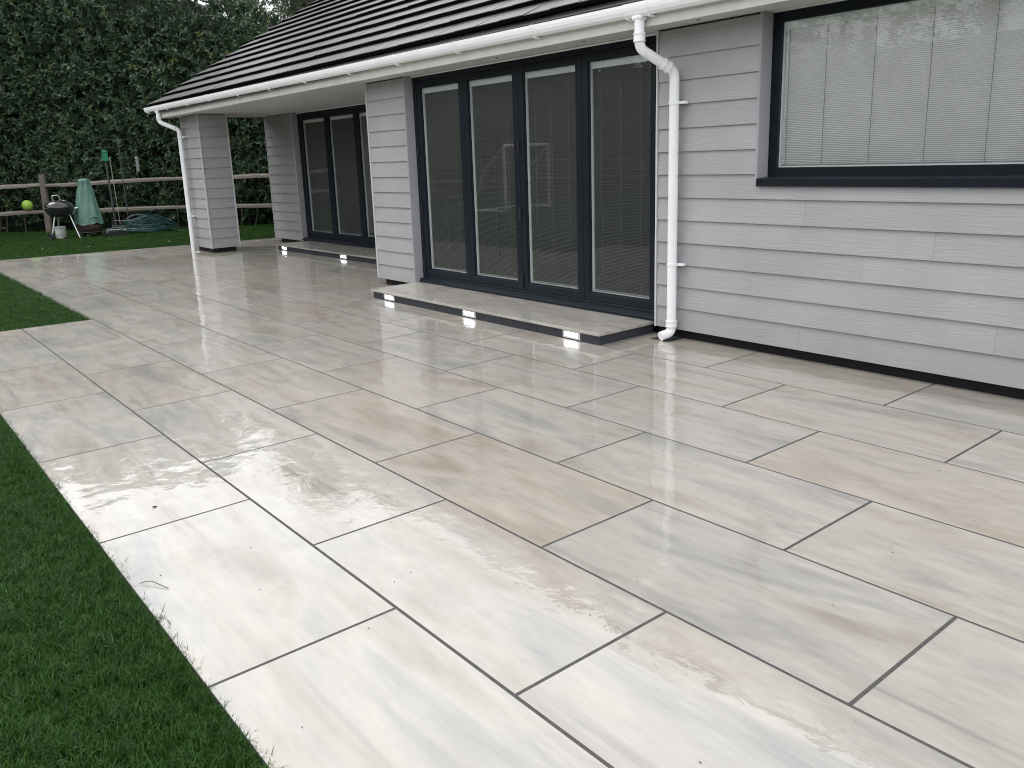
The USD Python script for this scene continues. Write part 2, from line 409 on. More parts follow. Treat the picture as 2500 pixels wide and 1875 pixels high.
MT['lawn'] = mat('lawn_soil', {
    'g': ('geometry', {}), 'n': ('noise_texture', {'scale': 9.0, 'detail': 6.0}), 'n2': ('noise_texture', {'scale': 0.5, 'detail': 3.0}),
    'r': ('rgb_ramp', {'ramp': [(0.3, (0.008, 0.022, 0.005)), (0.7, (0.020, 0.052, 0.009))]}),
    'r2': ('rgb_ramp', {'ramp': [(0.3, (0.75, 0.8, 0.7)), (0.7, (1.1, 1.05, 1.0))]}), 'm': ('mix', {'mix_type': 'multiply', 'fac': 1.0}),
    'p': ('principled_bsdf', {'roughness': 0.95, 'specular_ior_level': 0.05})},
    [('g.position', 'n.vector'), ('g.position', 'n2.vector'), ('n.fac', 'r.fac'), ('n2.fac', 'r2.fac'), ('r.color', 'm.color1'), ('r2.color', 'm.color2'), ('m.color', 'p.base_color')])
# ------------------------------------------------------------------ the setting: lawn and patio
P = 0.605
LS = 1.1574
ROW_S = [0.0, -0.5783, -0.0049, -0.5935, -0.0188, -0.6051, -0.0319, -0.60, -0.03, -0.60]
XW = 3.555                       # face of the boards at their lower edges
Z0, PITCH = 0.073, 0.1593        # lowest board edge, board exposure
YP0, YP1 = 5.277, 6.05           # pillar between the doors and the recess


def far_edge(x):
    return 13.66 - 0.162 * (x - 0.6)


patio_poly = sg.Polygon([(-P, -3.4), (-P, 6.43), (0.592, 6.37), (0.592, far_edge(0.592)), (5.7, far_edge(5.7)), (5.7, 12.1), (5.02, 12.1), (5.02, 6.06), (3.64, 6.06), (3.64, -3.4)])

obj('/World', 'lawn', (np.array([(-300, -300, -0.03), (300, -300, -0.03), (300, 300, -0.03), (-300, 300, -0.03)]), np.array([(0, 1, 2, 3)])), MT['lawn'], kind='structure')
patio = thing('patio', None, None, kind='structure')
gb = patio_poly.buffer(-0.004)
obj(patio, 'grout_bed', prism(list(gb.exterior.coords)[:-1], 'z', -0.045, -0.0008), MT['grout'])
GAP = 0.0058
for i in range(-1, 9):
    x0, x1 = i * P, (i + 1) * P
    s = ROW_S[i + 1] if i + 1 < len(ROW_S) else 0
    for k in range(-4, 14):
        y0 = s + k * LS
        cell = sg.box(x0 + GAP, y0 + GAP, x1 - GAP, y0 + LS - GAP).intersection(patio_poly)
        for g in getattr(cell, 'geoms', [cell]):
            if g.is_empty or g.area < 0.004:
                continue
            c = np.array(g.exterior.coords)[:-1]
            inner = np.array(g.buffer(-0.0003, join_style=2).exterior.coords)[:-1]
            dz = float(rng.normal(0, 0.00009))
            tilt = rng.normal(0, 0.0001, 2)
            cx, cy = g.centroid.x, g.centroid.y

            def zz(p, b):
                return b + dz + tilt[0] * (p[0] - cx) + tilt[1] * (p[1] - cy)
            pts = [(p[0], p[1], -0.02) for p in c] + [(p[0], p[1], zz(p, -0.0003)) for p in c] + [(p[0], p[1], zz(p, 0.0)) for p in inner]
            obj(patio, 'slab', hull(pts), MT['slab'])

# ------------------------------------------------------------------ the bungalow
house = thing('bungalow', 'long grey boarded bungalow with dark tiled roof, white gutters and dark bifold doors', 'bungalow', (3.6, 4.0, 0))
YR0, YR1 = 2.0, -4.2             # right wall from the door to its far end out of the picture
WY = 1.152                       # left side of the window opening
WZ = 1.165                       # window sill height


def board(along, z0, a, b, face, ztop=None, flip=1):
    """One lapped board: along 'y' (face looks to -x) or 'x' (face looks to -y)."""
    h = PITCH + 0.022 if ztop is None else ztop - z0
    s = 0.0135 * h / PITCH
    prof = [(face, z0 + 0.001), (face + 0.001, z0), (face + 0.0125, z0 + 0.002), (face + 0.0125 + s, z0 + h), (face + s + 0.002, z0 + h), (face + s, z0 + h - 0.002)]
    if along == 'y':
        return prism(prof, 'y', a, b)
    v = prism(prof, 'y', a, b)
    p = v.vertices.copy()
    v.vertices = np.c_[p[:, 1], p[:, 0], p[:, 2]]
    v.invert()
    return v


JOINTS = {5: [0.806], 4: [0.015], 3: [0.416, -2.3], 2: [1.171, -1.4], 1: [-0.341], 0: [0.805, -2.2], 6: [-1.7], 8: [1.62]}
for k in range(13):
    z0 = Z0 + k * PITCH
    ztop = min(z0 + PITCH + 0.022, 2.176)
    # right wall
    if k < 6:
        cuts = [YR0 - 0.02] + JOINTS.get(k, []) + [YR1]
    elif k == 6:
        cuts = [YR0 - 0.02, WY + 0.004] + [YR1]
    else:
        cuts = [YR0 - 0.02, WY + 0.018]
    for a, b in zip(cuts[:-1], cuts[1:]):
        zt = ztop
        if k == 6 and a < 1.3:
            zt = 1.128
        obj(house, 'board', board('y', z0, b + 0.0005, a - 0.0005, XW, zt), MT['board'])
    # pillar, recess wall, column
    obj(house, 'board', board('y', z0, YP0 + 0.018, YP1 - 0.018, XW, ztop), MT['board'])
    obj(house, 'board', board('y', z0, 11.055 + 0.016, 12.15 - 0.016, 5.05, ztop), MT['board'])
    obj(house, 'board', board('y', z0, 11.25 + 0.016, 12.05 - 0.012, XW, ztop), MT['board'])
    obj(house, 'board', board('x', z0, XW + 0.016, 4.03 - 0.016, 11.25, ztop), MT['board'])
# trims at the board ends (two thin flanges meeting at the corner)
ZT = 2.1765


def trim(x0, x1, y0, y1, zb=Z0 - 0.004, zt=ZT, m='trim'):
    obj(house, 'corner_trim', cbox(x0, x1, y0, y1, zb, zt, 0.0015), MT[m])


trim(XW - 0.003, XW + 0.03, YR0 - 0.014, YR0 + 0.0)
trim(XW - 0.003, XW + 0.03, YP1 - 0.016, YP1 + 0.004)
trim(XW - 0.002, XW + 0.03, YP0 + 0.001, YP0 + 0.017, m='reveal')
trim(XW - 0.002, XW + 0.03, WY + 0.001, WY + 0.017, WZ - 0.05, m='reveal')
trim(5.05 - 0.003, 5.08, 12.15 - 0.015, 12.154)
trim(5.05 - 0.002, 5.08, 11.056, 11.07)
trim(XW - 0.004, XW + 0.014, 11.246, 11.265)
trim(4.03 - 0.015, 4.034, 11.246, 11.27)
trim(XW - 0.003, XW + 0.02, 12.04, 12.054)
# reveals between the boards and the frames
obj(house, 'reveal_panel', cbox(XW + 0.001, 3.66, YP0, YP0 + 0.0095, 0.092, ZT, 0.001), MT['reveal'])
obj(house, 'reveal_panel', cbox(XW + 0.001, 3.672, WY, WY + 0.0095, WZ - 0.02, ZT, 0.001), MT['reveal'])
obj(house, 'reveal_panel', cbox(XW + 0.001, 3.66, YR0 - 0.0095, YR0, 0.092, ZT, 0.001), MT['reveal'])
obj(house, 'reveal_panel', cbox(5.051, 5.155, 11.055, 11.064, 0.092, ZT, 0.001), MT['reveal'])
obj(house, 'reveal_panel', cbox(XW + 0.03, 5.15, YP1 - 0.004, YP1 + 0.002, 0.06, ZT, 0.001), MT['reveal'], label='flat panel on the side of the pillar facing the recess')
# plinth and the walls behind the boards
for a in [(3.616, 3.70, YR1, YR0), (3.616, 3.70, YP0 - 0.01, YP1 - 0.07), (3.7, 5.14, YP1 - 0.15, YP1 - 0.07), (5.10, 5.2, 11.0, 12.02)]:
    obj(house, 'plinth', box(*a, -0.025, 0.13), MT['plinth'])
obj(house, 'plinth', cbox(3.60, 3.97, 11.285, 12.0, -0.025, 0.12, 0.004), MT['plinth'], label='dark brick plinth under the corner column')
core = [box(3.58, 3.74, YR1, YR0 - 0.012, 0.13, 1.10), box(3.58, 3.74, WY + 0.012, YR0 - 0.012, 1.10, 2.2), box(3.58, 3.74, YR1, -1.9, 1.10, 2.2),
        box(3.58, 3.74, YP0 + 0.012, YP1 - 0.01, 0.13, 2.2), box(3.74, 5.2, YP1 - 0.14, YP1 - 0.01, 0.0, 2.2), box(5.08, 5.24, 11.066, 12.13, 0.13, 2.2),
        box(3.58, 4.01, 11.28, 12.03, 0.12, 2.2), box(5.24, 14.5, 12.0, 12.13, 0, 2.2), box(5.2, 5.24, YP1 - 0.14, 7.19, 0.0, 2.2)]
for c_ in core:
    obj(house, 'wall_core', c_, MT['wallcore'])
gable = prism([(5.05, 2.2), (14.3, 2.2), (14.3, 3.2), (9.5, 5.75), (5.05, 3.25)], 'y', 12.02, 12.14)
obj(house, 'gable_wall', gable, MT['board'])
room = [box(9.0, 9.1, YR1, 12.0, 0, 2.2), box(3.74, 9.0, YR1 - 0.1, YR1, 0, 2.2), box(3.62, 9.0, YR1, 12.0, 0.0, 0.06), box(3.75, 9.1, YR1, 12.0, 2.21, 2.26), box(3.75, 9, 1.55, 1.65, 0.06, 2.21)]
room[2] = box(3.74, 9.0, YR1, 5.9, 0.03, 0.06)
room.append(box(5.3, 9.0, 5.9, 12.0, 0.03, 0.06))
obj(house, 'room', room, MT['room'])


# ---- bifold doors
def ring(x0, x1, y0, y1, z0, z1, wl, wr, wb, wt, c=0.0):
    """Rectangular frame facing -x: outer y0..y1, z0..z1, member widths left (high y), right (low y), bottom, top."""
    return [cbox(x0, x1, y1 - wl, y1, z0, z1, 0.002), cbox(x0, x1, y0, y0 + wr, z0, z1, 0.002),
            cbox(x0 + 0.0004, x1, y0 + wr - 0.001, y1 - wl + 0.001, z0 + 0.0003, z0 + wb, 0.002), cbox(x0 + 0.0004, x1, y0 + wr - 0.001, y1 - wl + 0.001, z1 - wt, z1 - 0.0003, 0.002)]


def blind(parent, x, y0, y1, z0, z1, pitch, tilt, slat_w, cords, m='slat'):
    zs = np.arange(z0 + 0.012, z1 - 0.045, pitch)
    parts = []
    t = math.radians(tilt)
    for z in zs:
        tt = t + random.gauss(0, 0.004)
        pr = []
        for u in (-0.5, 0, 0.5):
            bow = 0.0011 * (1 - 4 * u * u)
            pr.append((x + u * slat_w * math.cos(tt) + bow * -math.sin(tt), z + u * slat_w * math.sin(tt) + bow * math.cos(tt)))
        v = []
        for yy in (y0 + 0.002, y1 - 0.002):
            v += [(pr[0][0], yy, pr[0][1]), (pr[1][0], yy, pr[1][1]), (pr[2][0], yy, pr[2][1])]
        parts.append(trimesh.Trimesh(np.array(v), np.array([(0, 1, 4), (0, 4, 3), (1, 2, 5), (1, 5, 4)]), process=False))
    obj(parent, 'blind_slats', parts, MT[m], smooth=False, kind='stuff')
    obj(parent, 'blind_headrail', box(x - 0.008, x + 0.010, y0, y1, z1 - 0.042, z1 - 0.001), MT['spacer'])
    obj(parent, 'blind_bottom_bar', box(x - 0.006, x + 0.006, y0 + 0.002, y1 - 0.002, z0 + 0.001, z0 + 0.009), MT['pail_band'])
    for yc in cords:
        obj(parent, 'blind_cord', box(x - 0.0095, x - 0.0080, yc - 0.0012, yc + 0.0012, z0 + 0.01, z1 - 0.04), MT['cord'])


def spacer(parent, x0, x1, y0, y1, z0, z1, w=0.006):
    obj(parent, 'spacer', [box(x0, x1, y1 - w, y1, z0, z1), box(x0, x1, y0, y0 + w, z0, z1), box(x0, x1, y0 + w, y1 - w, z0, z0 + w), box(x0, x1, y0 + w, y1 - w, z1 - w, z1)], MT['spacer'])


def bifold(xf, yl, yr, edges, inset, zb, zt, label, hinge_rows, open_blinds):
    """xf: face; yl, yr: outer left (high y) and right; edges: leaf edges from left to right."""
    fr = [cbox(xf - 0.004, xf + 0.07, edges[0] + 0.002, yl, zb - 0.03, zt, 0.002), cbox(xf - 0.004, xf + 0.07, yr, edges[-1] - 0.002, zb - 0.03, zt, 0.002),
          cbox(xf - 0.0045, xf + 0.07, yr + 0.002, yl - 0.002, zt - 0.042, zt - 0.001, 0.002), cbox(xf - 0.0045, xf + 0.07, yr + 0.002, yl - 0.002, zb - 0.03, zb + 0.022, 0.002)]
    d = obj(house, 'bifold_door', fr, MT['anthracite'], label=label)
    zl0, zl1 = zb + 0.026, zt - 0.046
    for n in range(len(edges) - 1):
        a, b = edges[n] - 0.0025, edges[n + 1] + 0.0025
        il, ir = inset[n]
        pz0, pz1 = zb + 0.102, zt - 0.112
        lf = ring(xf, xf + 0.06, b, a, zl0, zl1, a - il - 0.012, ir - b - 0.012, pz0 - zl0 - 0.012, zl1 - pz1 - 0.012)
        lf += ring(xf + 0.009, xf + 0.03, ir - 0.0125, il + 0.0125, pz0 - 0.0125, pz1 + 0.0125, 0.0125, 0.0125, 0.0125, 0.0125)
        obj(d, 'leaf_frame', lf, MT['anthracite'])
        obj(d, 'pane', box(xf + 0.0175, xf + 0.0215, ir + 0.0002, il - 0.0002, pz0, pz1), MT['glass'])
        spacer(d, xf + 0.0225, xf + 0.050, ir + 0.001, il - 0.001, pz0 - 0.004, pz1 - 0.001)
        w = il - ir
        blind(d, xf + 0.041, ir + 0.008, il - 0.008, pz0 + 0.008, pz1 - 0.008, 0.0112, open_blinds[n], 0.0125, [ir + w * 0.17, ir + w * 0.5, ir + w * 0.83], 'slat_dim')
        obj(d, 'back_glass', box(xf + 0.053, xf + 0.056, ir, il, pz0, pz1), MT['glass'])
    for yh in hinge_rows:
        for zh in (0.25, 0.85, 1.445):
            obj(d, 'hinge', [cbox(xf - 0.014, xf + 0.001, yh - 0.009, yh + 0.009, zh - 0.055, zh + 0.055, 0.003), tube([(xf - 0.012, yh, zh - 0.06), (xf - 0.012, yh, zh + 0.06)], 0.0075, 8)], MT['rubber'])
    return d


d1 = bifold(3.66, 5.2765, 2.0005, [5.222, 4.435, 3.642, 2.855, 2.075], [(5.142, 4.517), (4.353, 3.724), (3.561, 2.937), (2.777, 2.152)], 0.138, 2.162,
            'four leaf dark bifold doors with blinds inside the glass', [3.642, 5.235], [-50, -49, -50, -49])
d2 = bifold(5.155, 11.0545, 7.195, [10.99, 10.052, 9.127, 8.202, 7.262], [(10.895, 10.143), (9.965, 9.213), (9.038, 8.29), (8.115, 7.36)], 0.138, 2.162,
            'dark bifold doors at the back of the covered recess', [9.127], [-52, -52, -52, -52])
for d, xa, xb, a, b in ((d1, 3.600, 3.661, 2.0, 5.262), (d2, 5.035, 5.157, 7.2, 11.03)):
    obj(d, 'sill', prism([(xa, 0.092), (xa, 0.112), (xa + 0.004, 0.115), (xb, 0.137), (xb, 0.092)], 'y', a, b), MT['anthracite'])
    obj(house, 'door_head_bead', cbox(xb - 0.018, xb + 0.004, a + 0.01, b + 0.06, 2.1625, 2.1765, 0.004), MT['upvc'])

# ---- window
WX = 3.672
wy0 = -1.85
wf = [cbox(WX, WX + 0.07, WY - 0.066, WY - 0.0005, WZ, 2.172, 0.002), cbox(WX, WX + 0.07, wy0, wy0 + 0.066, WZ, 2.172, 0.002),
      cbox(WX + 0.0004, WX + 0.07, wy0 + 0.065, WY - 0.065, WZ, 1.224, 0.002), cbox(WX + 0.0004, WX + 0.07, wy0 + 0.065, WY - 0.065, 2.112, 2.1715, 0.002)]
win = obj(house, 'window', wf, MT['anthracite'], label='wide dark framed window with a white blind inside the glass')
obj(win, 'pane', box(WX + 0.012, WX + 0.016, wy0 + 0.067, WY - 0.067, 1.2245, 2.1115), MT['glass'])
spacer(win, WX + 0.017, WX + 0.045, wy0 + 0.067, WY - 0.067, 1.225, 2.111, 0.008)
blind(win, WX + 0.031, wy0 + 0.078, WY - 0.078, 1.233, 2.103, 0.0108, -46, 0.0125, [WY - 0.11, WY - 0.36, WY - 0.66, WY - 0.98, WY - 1.3, WY - 1.62])
obj(win, 'back_glass', box(WX + 0.047, WX + 0.05, wy0 + 0.06, WY - 0.06, 1.224, 2.112), MT['glass'])
obj(win, 'sill', [prism([(3.538, 1.112), (3.538, 1.158), (3.542, 1.161), (WX - 0.001, 1.168), (WX - 0.001, 1.15), (3.556, 1.142), (3.556, 1.112)], 'y', wy0 - 0.03, WY - 0.006)], MT['anthracite'])
obj(house, 'door_head_bead', cbox(WX - 0.018, WX + 0.004, wy0, WY - 0.002, 2.1725, 2.1772, 0.001), MT['upvc'])

# ---- eaves: soffit, fascia, gutter
XF = 3.29
YE = 12.33
for i in range(int((6.02 - YR1) / 0.1)):
    y = YR1 + i * 0.1
    obj(house, 'soffit_board', topchamfer(XF + 0.012, 3.70, y + 0.002, y + 0.098, -2.186, -2.178, 0.004).apply_transform(np.diag([1, 1, -1, 1.0])), MT['soffit'])
ys = np.linspace(6.02, 12.25, 7)
for a, b in zip(ys[:-1], ys[1:]):
    obj(house, 'soffit_panel', cbox(XF + 0.012, 5.2, a + 0.0015, b - 0.0015, 2.178, 2.188, 0.0015), MT['soffit'])
obj(house, 'soffit_backing', box(XF + 0.02, 5.3, YR1, 12.2, 2.19, 2.2), MT['wallcore'])
for x, y in ((3.452, 1.564), (3.49, 3.698), (3.461, 2.623), (3.418, 5.689), (3.447, 4.709), (3.44, 0.4), (4.32, 9.0)):
    c = trimesh.creation.cylinder(0.011, 0.004, sections=16)
    c.apply_translation((x, y, 2.1765))
    obj(house, 'soffit_vent', c, MT['iron'])
fy = [YR1, 3.159, 7.458, YE]
for a, b in zip(fy[:-1], fy[1:]):
    obj(house, 'fascia', prism([(XF, 2.165), (XF + 0.02, 2.165), (XF + 0.02, 2.36), (XF, 2.36)], 'y', a + 0.0015, b - 0.0015), MT['fascia'])
obj(house, 'fascia', cbox(XF, 3.55, YE - 0.001, YE + 0.018, 2.166, 2.345, 0.002), MT['fascia'], label='short white board closing the end of the eaves box')
obj(house, 'soffit_panel', cbox(XF + 0.012, 3.56, 12.25, YE, 2.178, 2.188, 0.0015), MT['soffit'])


def gz(y):
    return 0.004 * (y - 2.3)


GX = 3.197
gp = []
for (x, z) in [(0.0, 2.312), (0.004, 2.314), (0.012, 2.310), (0.012, 2.285)]:
    gp.append((GX + x, z))
outer = [(GX + 0.000, 2.312), (GX + 0.0, 2.292), (GX + 0.004, 2.270), (GX + 0.016, 2.247), (GX + 0.038, 2.232), (GX + 0.062, 2.232), (GX + 0.082, 2.247), (GX + 0.090, 2.27), (GX + 0.091, 2.318)]
inner = [(GX + 0.088, 2.318), (GX + 0.087, 2.27), (GX + 0.08, 2.25), (GX + 0.061, 2.2355), (GX + 0.04, 2.2355), (GX + 0.019, 2.25), (GX + 0.010, 2.27), (GX + 0.008, 2.300), (GX + 0.012, 2.303), (GX + 0.012, 2.3125)]


def gutter_run(a, b, grow=0.0):
    pr = outer + inner
    if grow:
        o = [(x - grow if x < GX + 0.045 else x + grow * 0.2, z - (grow if z < 2.26 else 0) + (0.002 if z > 2.30 else 0)) for x, z in outer]
        pr = o + inner
    m = prism(pr, 'y', a, b)
    m.vertices[:, 2] += gz(m.vertices[:, 1])
    return m


gut = obj(house, 'gutter', [gutter_run(YR1, 1.79), gutter_run(1.983, 12.69)], MT['upvc'])
cap = prism(outer, 'y', 12.69, 12.70)
cap.vertices[:, 2] += gz(cap.vertices[:, 1])
obj(gut, 'stop_end', cap, MT['upvc'])
obj(gut, 'running_outlet', [gutter_run(1.785, 1.99, 0.004), cbox(GX + 0.01, GX + 0.09, 1.842, 1.93, 2.205, 2.24, 0.012)], MT['upvc'])
obj(gut, 'stop_outlet', [gutter_run(12.06, 12.22, 0.004), cbox(GX + 0.012, GX + 0.088, 12.092, 12.172, 2.235, 2.28, 0.012)], MT['upvc'])
obj(gut, 'joint_clip', [gutter_run(9.74, 9.755, 0.006), gutter_run(9.80, 9.815, 0.006), gutter_run(9.755, 9.80, 0.003)], MT['upvc'])
for y in (0.95, -0.1, -1.1, 1.79, 1.975, 2.917, 3.917, 4.883, 5.808, 6.814, 7.779, 8.75, 10.682, 11.614, 12.05, 12.225, 12.6):
    z = gz(y)
    arm = prism([(GX + 0.02, 2.233 + z), (GX + 0.03, 2.222 + z), (GX + 0.05, 2.216 + z), (XF + 0.001, 2.216 + z), (XF + 0.001, 2.229 + z), (GX + 0.05, 2.231 + z)], 'y', y - 0.011, y + 0.011)
    obj(gut, 'bracket', [gutter_run(y - 0.009, y + 0.009, 0.0045), arm], MT['upvc'])

# ---- downpipes


def downpipe(top, bottom_xy, ztop, zelb1, zelb2, clips, shoe, label):
    (tx, ty), (bx, by) = top, bottom_xy
    r = 0.034
    pts = [(tx, ty, ztop), (tx, ty, zelb1), (bx, by, zelb2), (bx, by, 0.06 if shoe else -0.005)]
    if shoe:
        pts[-1] = (bx, by, 0.055)
        pts += [(bx - 0.085, by + 0.03, 0.035)]
    m = tube(bend(pts, 0.05, 8), r, 20)
    dp = obj(house, 'downpipe', m, MT['upvc'], smooth=50, label=label)
    d = np.array([bx - tx, by - ty, zelb2 - zelb1]); d /= np.linalg.norm(d)
    e1 = np.array([tx, ty, zelb1]); e2 = np.array([bx, by, zelb2])
    col = [tube([(tx, ty, zelb1 + 0.045), (tx, ty, zelb1 + 0.095)], r + 0.005, 20), tube([(tx, ty, zelb1 + 0.088), (tx, ty, zelb1 + 0.096)], r + 0.0085, 20), tube([(tx, ty, zelb1 + 0.042), (tx, ty, zelb1 + 0.050)], r + 0.0085, 20)]
    obj(dp, 'collar', col, MT['upvc'], smooth=50)
    obj(dp, 'collar', [tube([e2 - d * 0.10, e2 - d * 0.05], r + 0.005, 20), tube([e2 - d * 0.105, e2 - d * 0.097], r + 0.0085, 20), tube([e2 - d * 0.058, e2 - d * 0.05], r + 0.0085, 20)], MT['upvc'], smooth=50)
    if shoe:
        obj(dp, 'collar', [tube([(bx, by, 0.10), (bx, by, 0.145)], r + 0.005, 20), tube([(bx, by, 0.138), (bx, by, 0.146)], r + 0.0085, 20), tube([(bx, by, 0.10), (bx, by, 0.107)], r + 0.0085, 20)], MT['upvc'], smooth=50)
    for z in clips:
        strap = [tube([(bx, by, z - 0.011), (bx, by, z + 0.011)], r + 0.004, 20), cbox(bx + 0.012, XW - 0.002, by - 0.085, by - 0.02, z - 0.009, z + 0.009, 0.002)]
        scr = trimesh.creation.cylinder(0.005, 0.01, sections=10)
        scr.apply_transform(trimesh.transformations.rotation_matrix(PI / 2, [0, 1, 0]))
        scr.apply_translation((bx + 0.012, by - 0.072, z))
        obj(dp, 'clip', strap + [scr], MT['upvc'])
    return dp


downpipe((3.246, 1.884), (3.505, 1.797), 2.25, 2.03, 1.885, (1.675, 0.558), True, 'white downpipe with swan neck between the doors and the window')
downpipe((3.246, 12.128), (3.475, 11.915), 2.29, 2.10, 1.965, (1.848, 0.58), False, 'white downpipe beside the corner column')

# ---- roof
TH = math.radians(30)
CT, ST = math.cos(TH), math.sin(TH)
RX, RZ = 3.215, 2.338
RIDGE = (9.5 - RX) / CT


def roofpt(s, n, y):
    return (RX + s * CT - n * ST, y, RZ + s * ST + n * CT)


def slope_box(s0, s1, n00, n01, n10, n11, y0, y1, under=0.0):
    """Slab along the slope: at s0 from n00 to n01, at s1 from n10 to n11."""
    pts = []
    for y in (y0, y1):
        pts += [roofpt(s0 + under, n00, y), roofpt(s0, n01 - 0.004, y), roofpt(s0 + 0.005, n01, y), roofpt(s1, n10, y), roofpt(s1, n11, y)]
    return hull(pts)


deck = slope_box(-0.02, RIDGE, -0.10, -0.03, -0.10, -0.03, YR1 - 0.4, 12.5)
rear = hull([(9.5, y, RZ + RIDGE * ST + a) for y in (YR1 - 0.4, 12.5) for a in (-0.1, -0.01)] + [(15.8, y, RZ + a) for y in (YR1 - 0.4, 12.5) for a in (-0.1, -0.01)])
obj(house, 'roof_deck', [deck, rear], MT['wallcore'])
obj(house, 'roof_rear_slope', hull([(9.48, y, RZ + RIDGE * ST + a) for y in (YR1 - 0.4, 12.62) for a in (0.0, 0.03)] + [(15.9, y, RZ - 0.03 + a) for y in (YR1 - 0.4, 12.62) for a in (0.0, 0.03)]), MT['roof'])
GAUGE, TW = 0.325, 0.30
tiles = []
ncourse = int((RIDGE - 0.05) / GAUGE)
for c in range(ncourse):
    s0 = 0.055 + c * GAUGE
    s1 = min(s0 + GAUGE + 0.05, RIDGE)
    off = 0.5 * TW * (c % 2)
    edges = [12.65]
    y = 12.65 - (TW - off if off else TW)
    while y > YR1 - 0.3:
        edges.append(y)
        y -= TW
    for a, b in zip(edges[:-1], edges[1:]):
        j = rng.normal(0, 0.0016, 3)
        m = slope_box(s0 + j[0] * 1.5, s1, 0.004 + j[1], 0.049 + j[1], -0.034, 0.003, b + 0.002, a - 0.002, 0.022)
        cen = np.array(roofpt((s0 + s1) / 2, 0.02, (a + b) / 2))
        d = cen - np.array(CAM_C)
        zc = d @ np.array(CAM_F)
        px, py = (d @ np.array(CAM_R)) / zc, (d @ np.array(CAM_U)) / zc
        seen = zc > 0.3 and -0.70 < px < 0.72 and py < 0.62
        tiles.append((not seen, zc if zc > 0 else 99, m))
tiles.sort(key=lambda t: (t[0], t[1]))
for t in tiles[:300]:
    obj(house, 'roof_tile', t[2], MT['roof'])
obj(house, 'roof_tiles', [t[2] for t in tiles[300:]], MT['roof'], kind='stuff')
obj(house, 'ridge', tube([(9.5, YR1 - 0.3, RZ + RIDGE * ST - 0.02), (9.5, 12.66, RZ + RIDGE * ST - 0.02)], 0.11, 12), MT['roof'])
obj(house, 'verge_undercloak', slope_box(0.0, RIDGE, -0.035, -0.01, -0.035, -0.01, 12.5, 12.64), MT['fascia'])
obj(house, 'eaves_tray', slope_box(-0.01, 0.2, -0.03, -0.004, -0.03, -0.012, YR1, 12.6), MT['black_plastic'])


# ------------------------------------------------------------------ doorsteps
def doorstep(name, label, xr, xs, xb, yl, yr, seams, lights):
    t = thing(name, label, 'doorstep', ((xs + xb) / 2, (yl + yr) / 2, 0), group='doorsteps with step lights')
    # riser bricks, with thin joints
    n = max(1, round((yl - yr - 0.05) / 0.232))
    e = np.linspace(yr + 0.012, yl - 0.03, n + 1)
    for a, b in zip(e[:-1], e[1:]):
        obj(t, 'riser_brick', cbox(xr, xr + 0.10, a + 0.0015, b - 0.0015, -0.02, 0.069, 0.002), MT['brick'])
    obj(t, 'riser_side', cbox(xr + 0.10, xb, yr + 0.012, yr + 0.1, -0.02, 0.069, 0.002), MT['brick'])
    obj(t, 'riser_side', cbox(xr + 0.10, xb, yl - 0.13, yl - 0.03, -0.02, 0.069, 0.002), MT['brick'])
    obj(t, 'core', box(xr + 0.05, xb, yr + 0.05, yl - 0.08, -0.02, 0.068), MT['brick'])
    ed = [yl] + seams + [yr]
    for a, b in zip(ed[:-1], ed[1:]):
        obj(t, 'step_slab', topchamfer(xs, xb, b + 0.002, a - 0.002, 0.070, 0.0905 + random.gauss(0, 0.0003), 0.002), MT['slab'])
    for a, b in lights:
        g = [cbox(xr - 0.004, xr + 0.001, b - 0.022, b, 0.008, 0.066, 0.001), cbox(xr - 0.004, xr + 0.001, a, a + 0.022, 0.008, 0.066, 0.001),
             cbox(xr - 0.0042, xr + 0.001, b - 0.001, a + 0.001, 0.008, 0.022, 0.001), cbox(xr - 0.0042, xr + 0.001, b - 0.001, a + 0.001, 0.056, 0.0665, 0.001)]
        sl = obj(t, 'step_light', g, MT['steel'])
        obj(sl, 'lens', cbox(xr - 0.002, xr + 0.0005, b, a, 0.022, 0.056, 0.0008), MT['lamp'])
    return t


doorstep('doorstep', 'wet porcelain doorstep with three lit step lights, under the four leaf bifold doors', 3.022, 3.005, 3.612, 5.285, 2.045, [4.555, 3.41, 2.265], [(5.025, 4.873), (3.70, 3.556), (2.418, 2.276)])
doorstep('doorstep', 'shaded doorstep with two lit step lights visible in the covered recess', 4.473, 4.455, 5.05, 10.80, 7.2, [9.65, 8.5], [(10.615, 10.455), (8.633, 8.476)])

# drain under the right downpipe and the ground light by the column
dr = thing('drain_cover', 'dark square drain cover under the foot of the downpipe beside the doorstep', 'drain cover', (3.52, 1.845, 0))
obj(dr, 'plate', topchamfer(3.428, 3.60, 1.762, 1.93, 0.0012, 0.004, 0.001), MT['black_plastic'])
for k in range(6):
    obj(dr, 'bar', cbox(3.435, 3.593, 1.775 + k * 0.026, 1.787 + k * 0.026, 0.0028, 0.0055, 0.0008), MT['iron'])
gl = thing('ground_light', 'small round silver light set in the slabs by the foot of the column', 'ground light', (3.483, 11.713, 0))
obj(gl, 'rim', lathe([(0.0, 0.001), (0.042, 0.001), (0.042, 0.007), (0.034, 0.010), (0.030, 0.010), (0.030, 0.006), (0.0, 0.006)], (3.483, 11.713, 0), 24), MT['steel'], smooth=30)
obj(gl, 'lens', lathe([(0.0, 0.0062), (0.029, 0.0062), (0.02, 0.0105), (0.0, 0.012)], (3.483, 11.713, 0), 24), MT['upvc'], smooth=30)
# ------------------------------------------------------------------ garden: fence, hedge, tree
FL = [(9.4, 13.5), (6.6, 16.3), (2.85, 20.1), (0.0, 22.0), (-9.6, 24.6), (-14.0, 20.0), (-14.5, -12.0)]


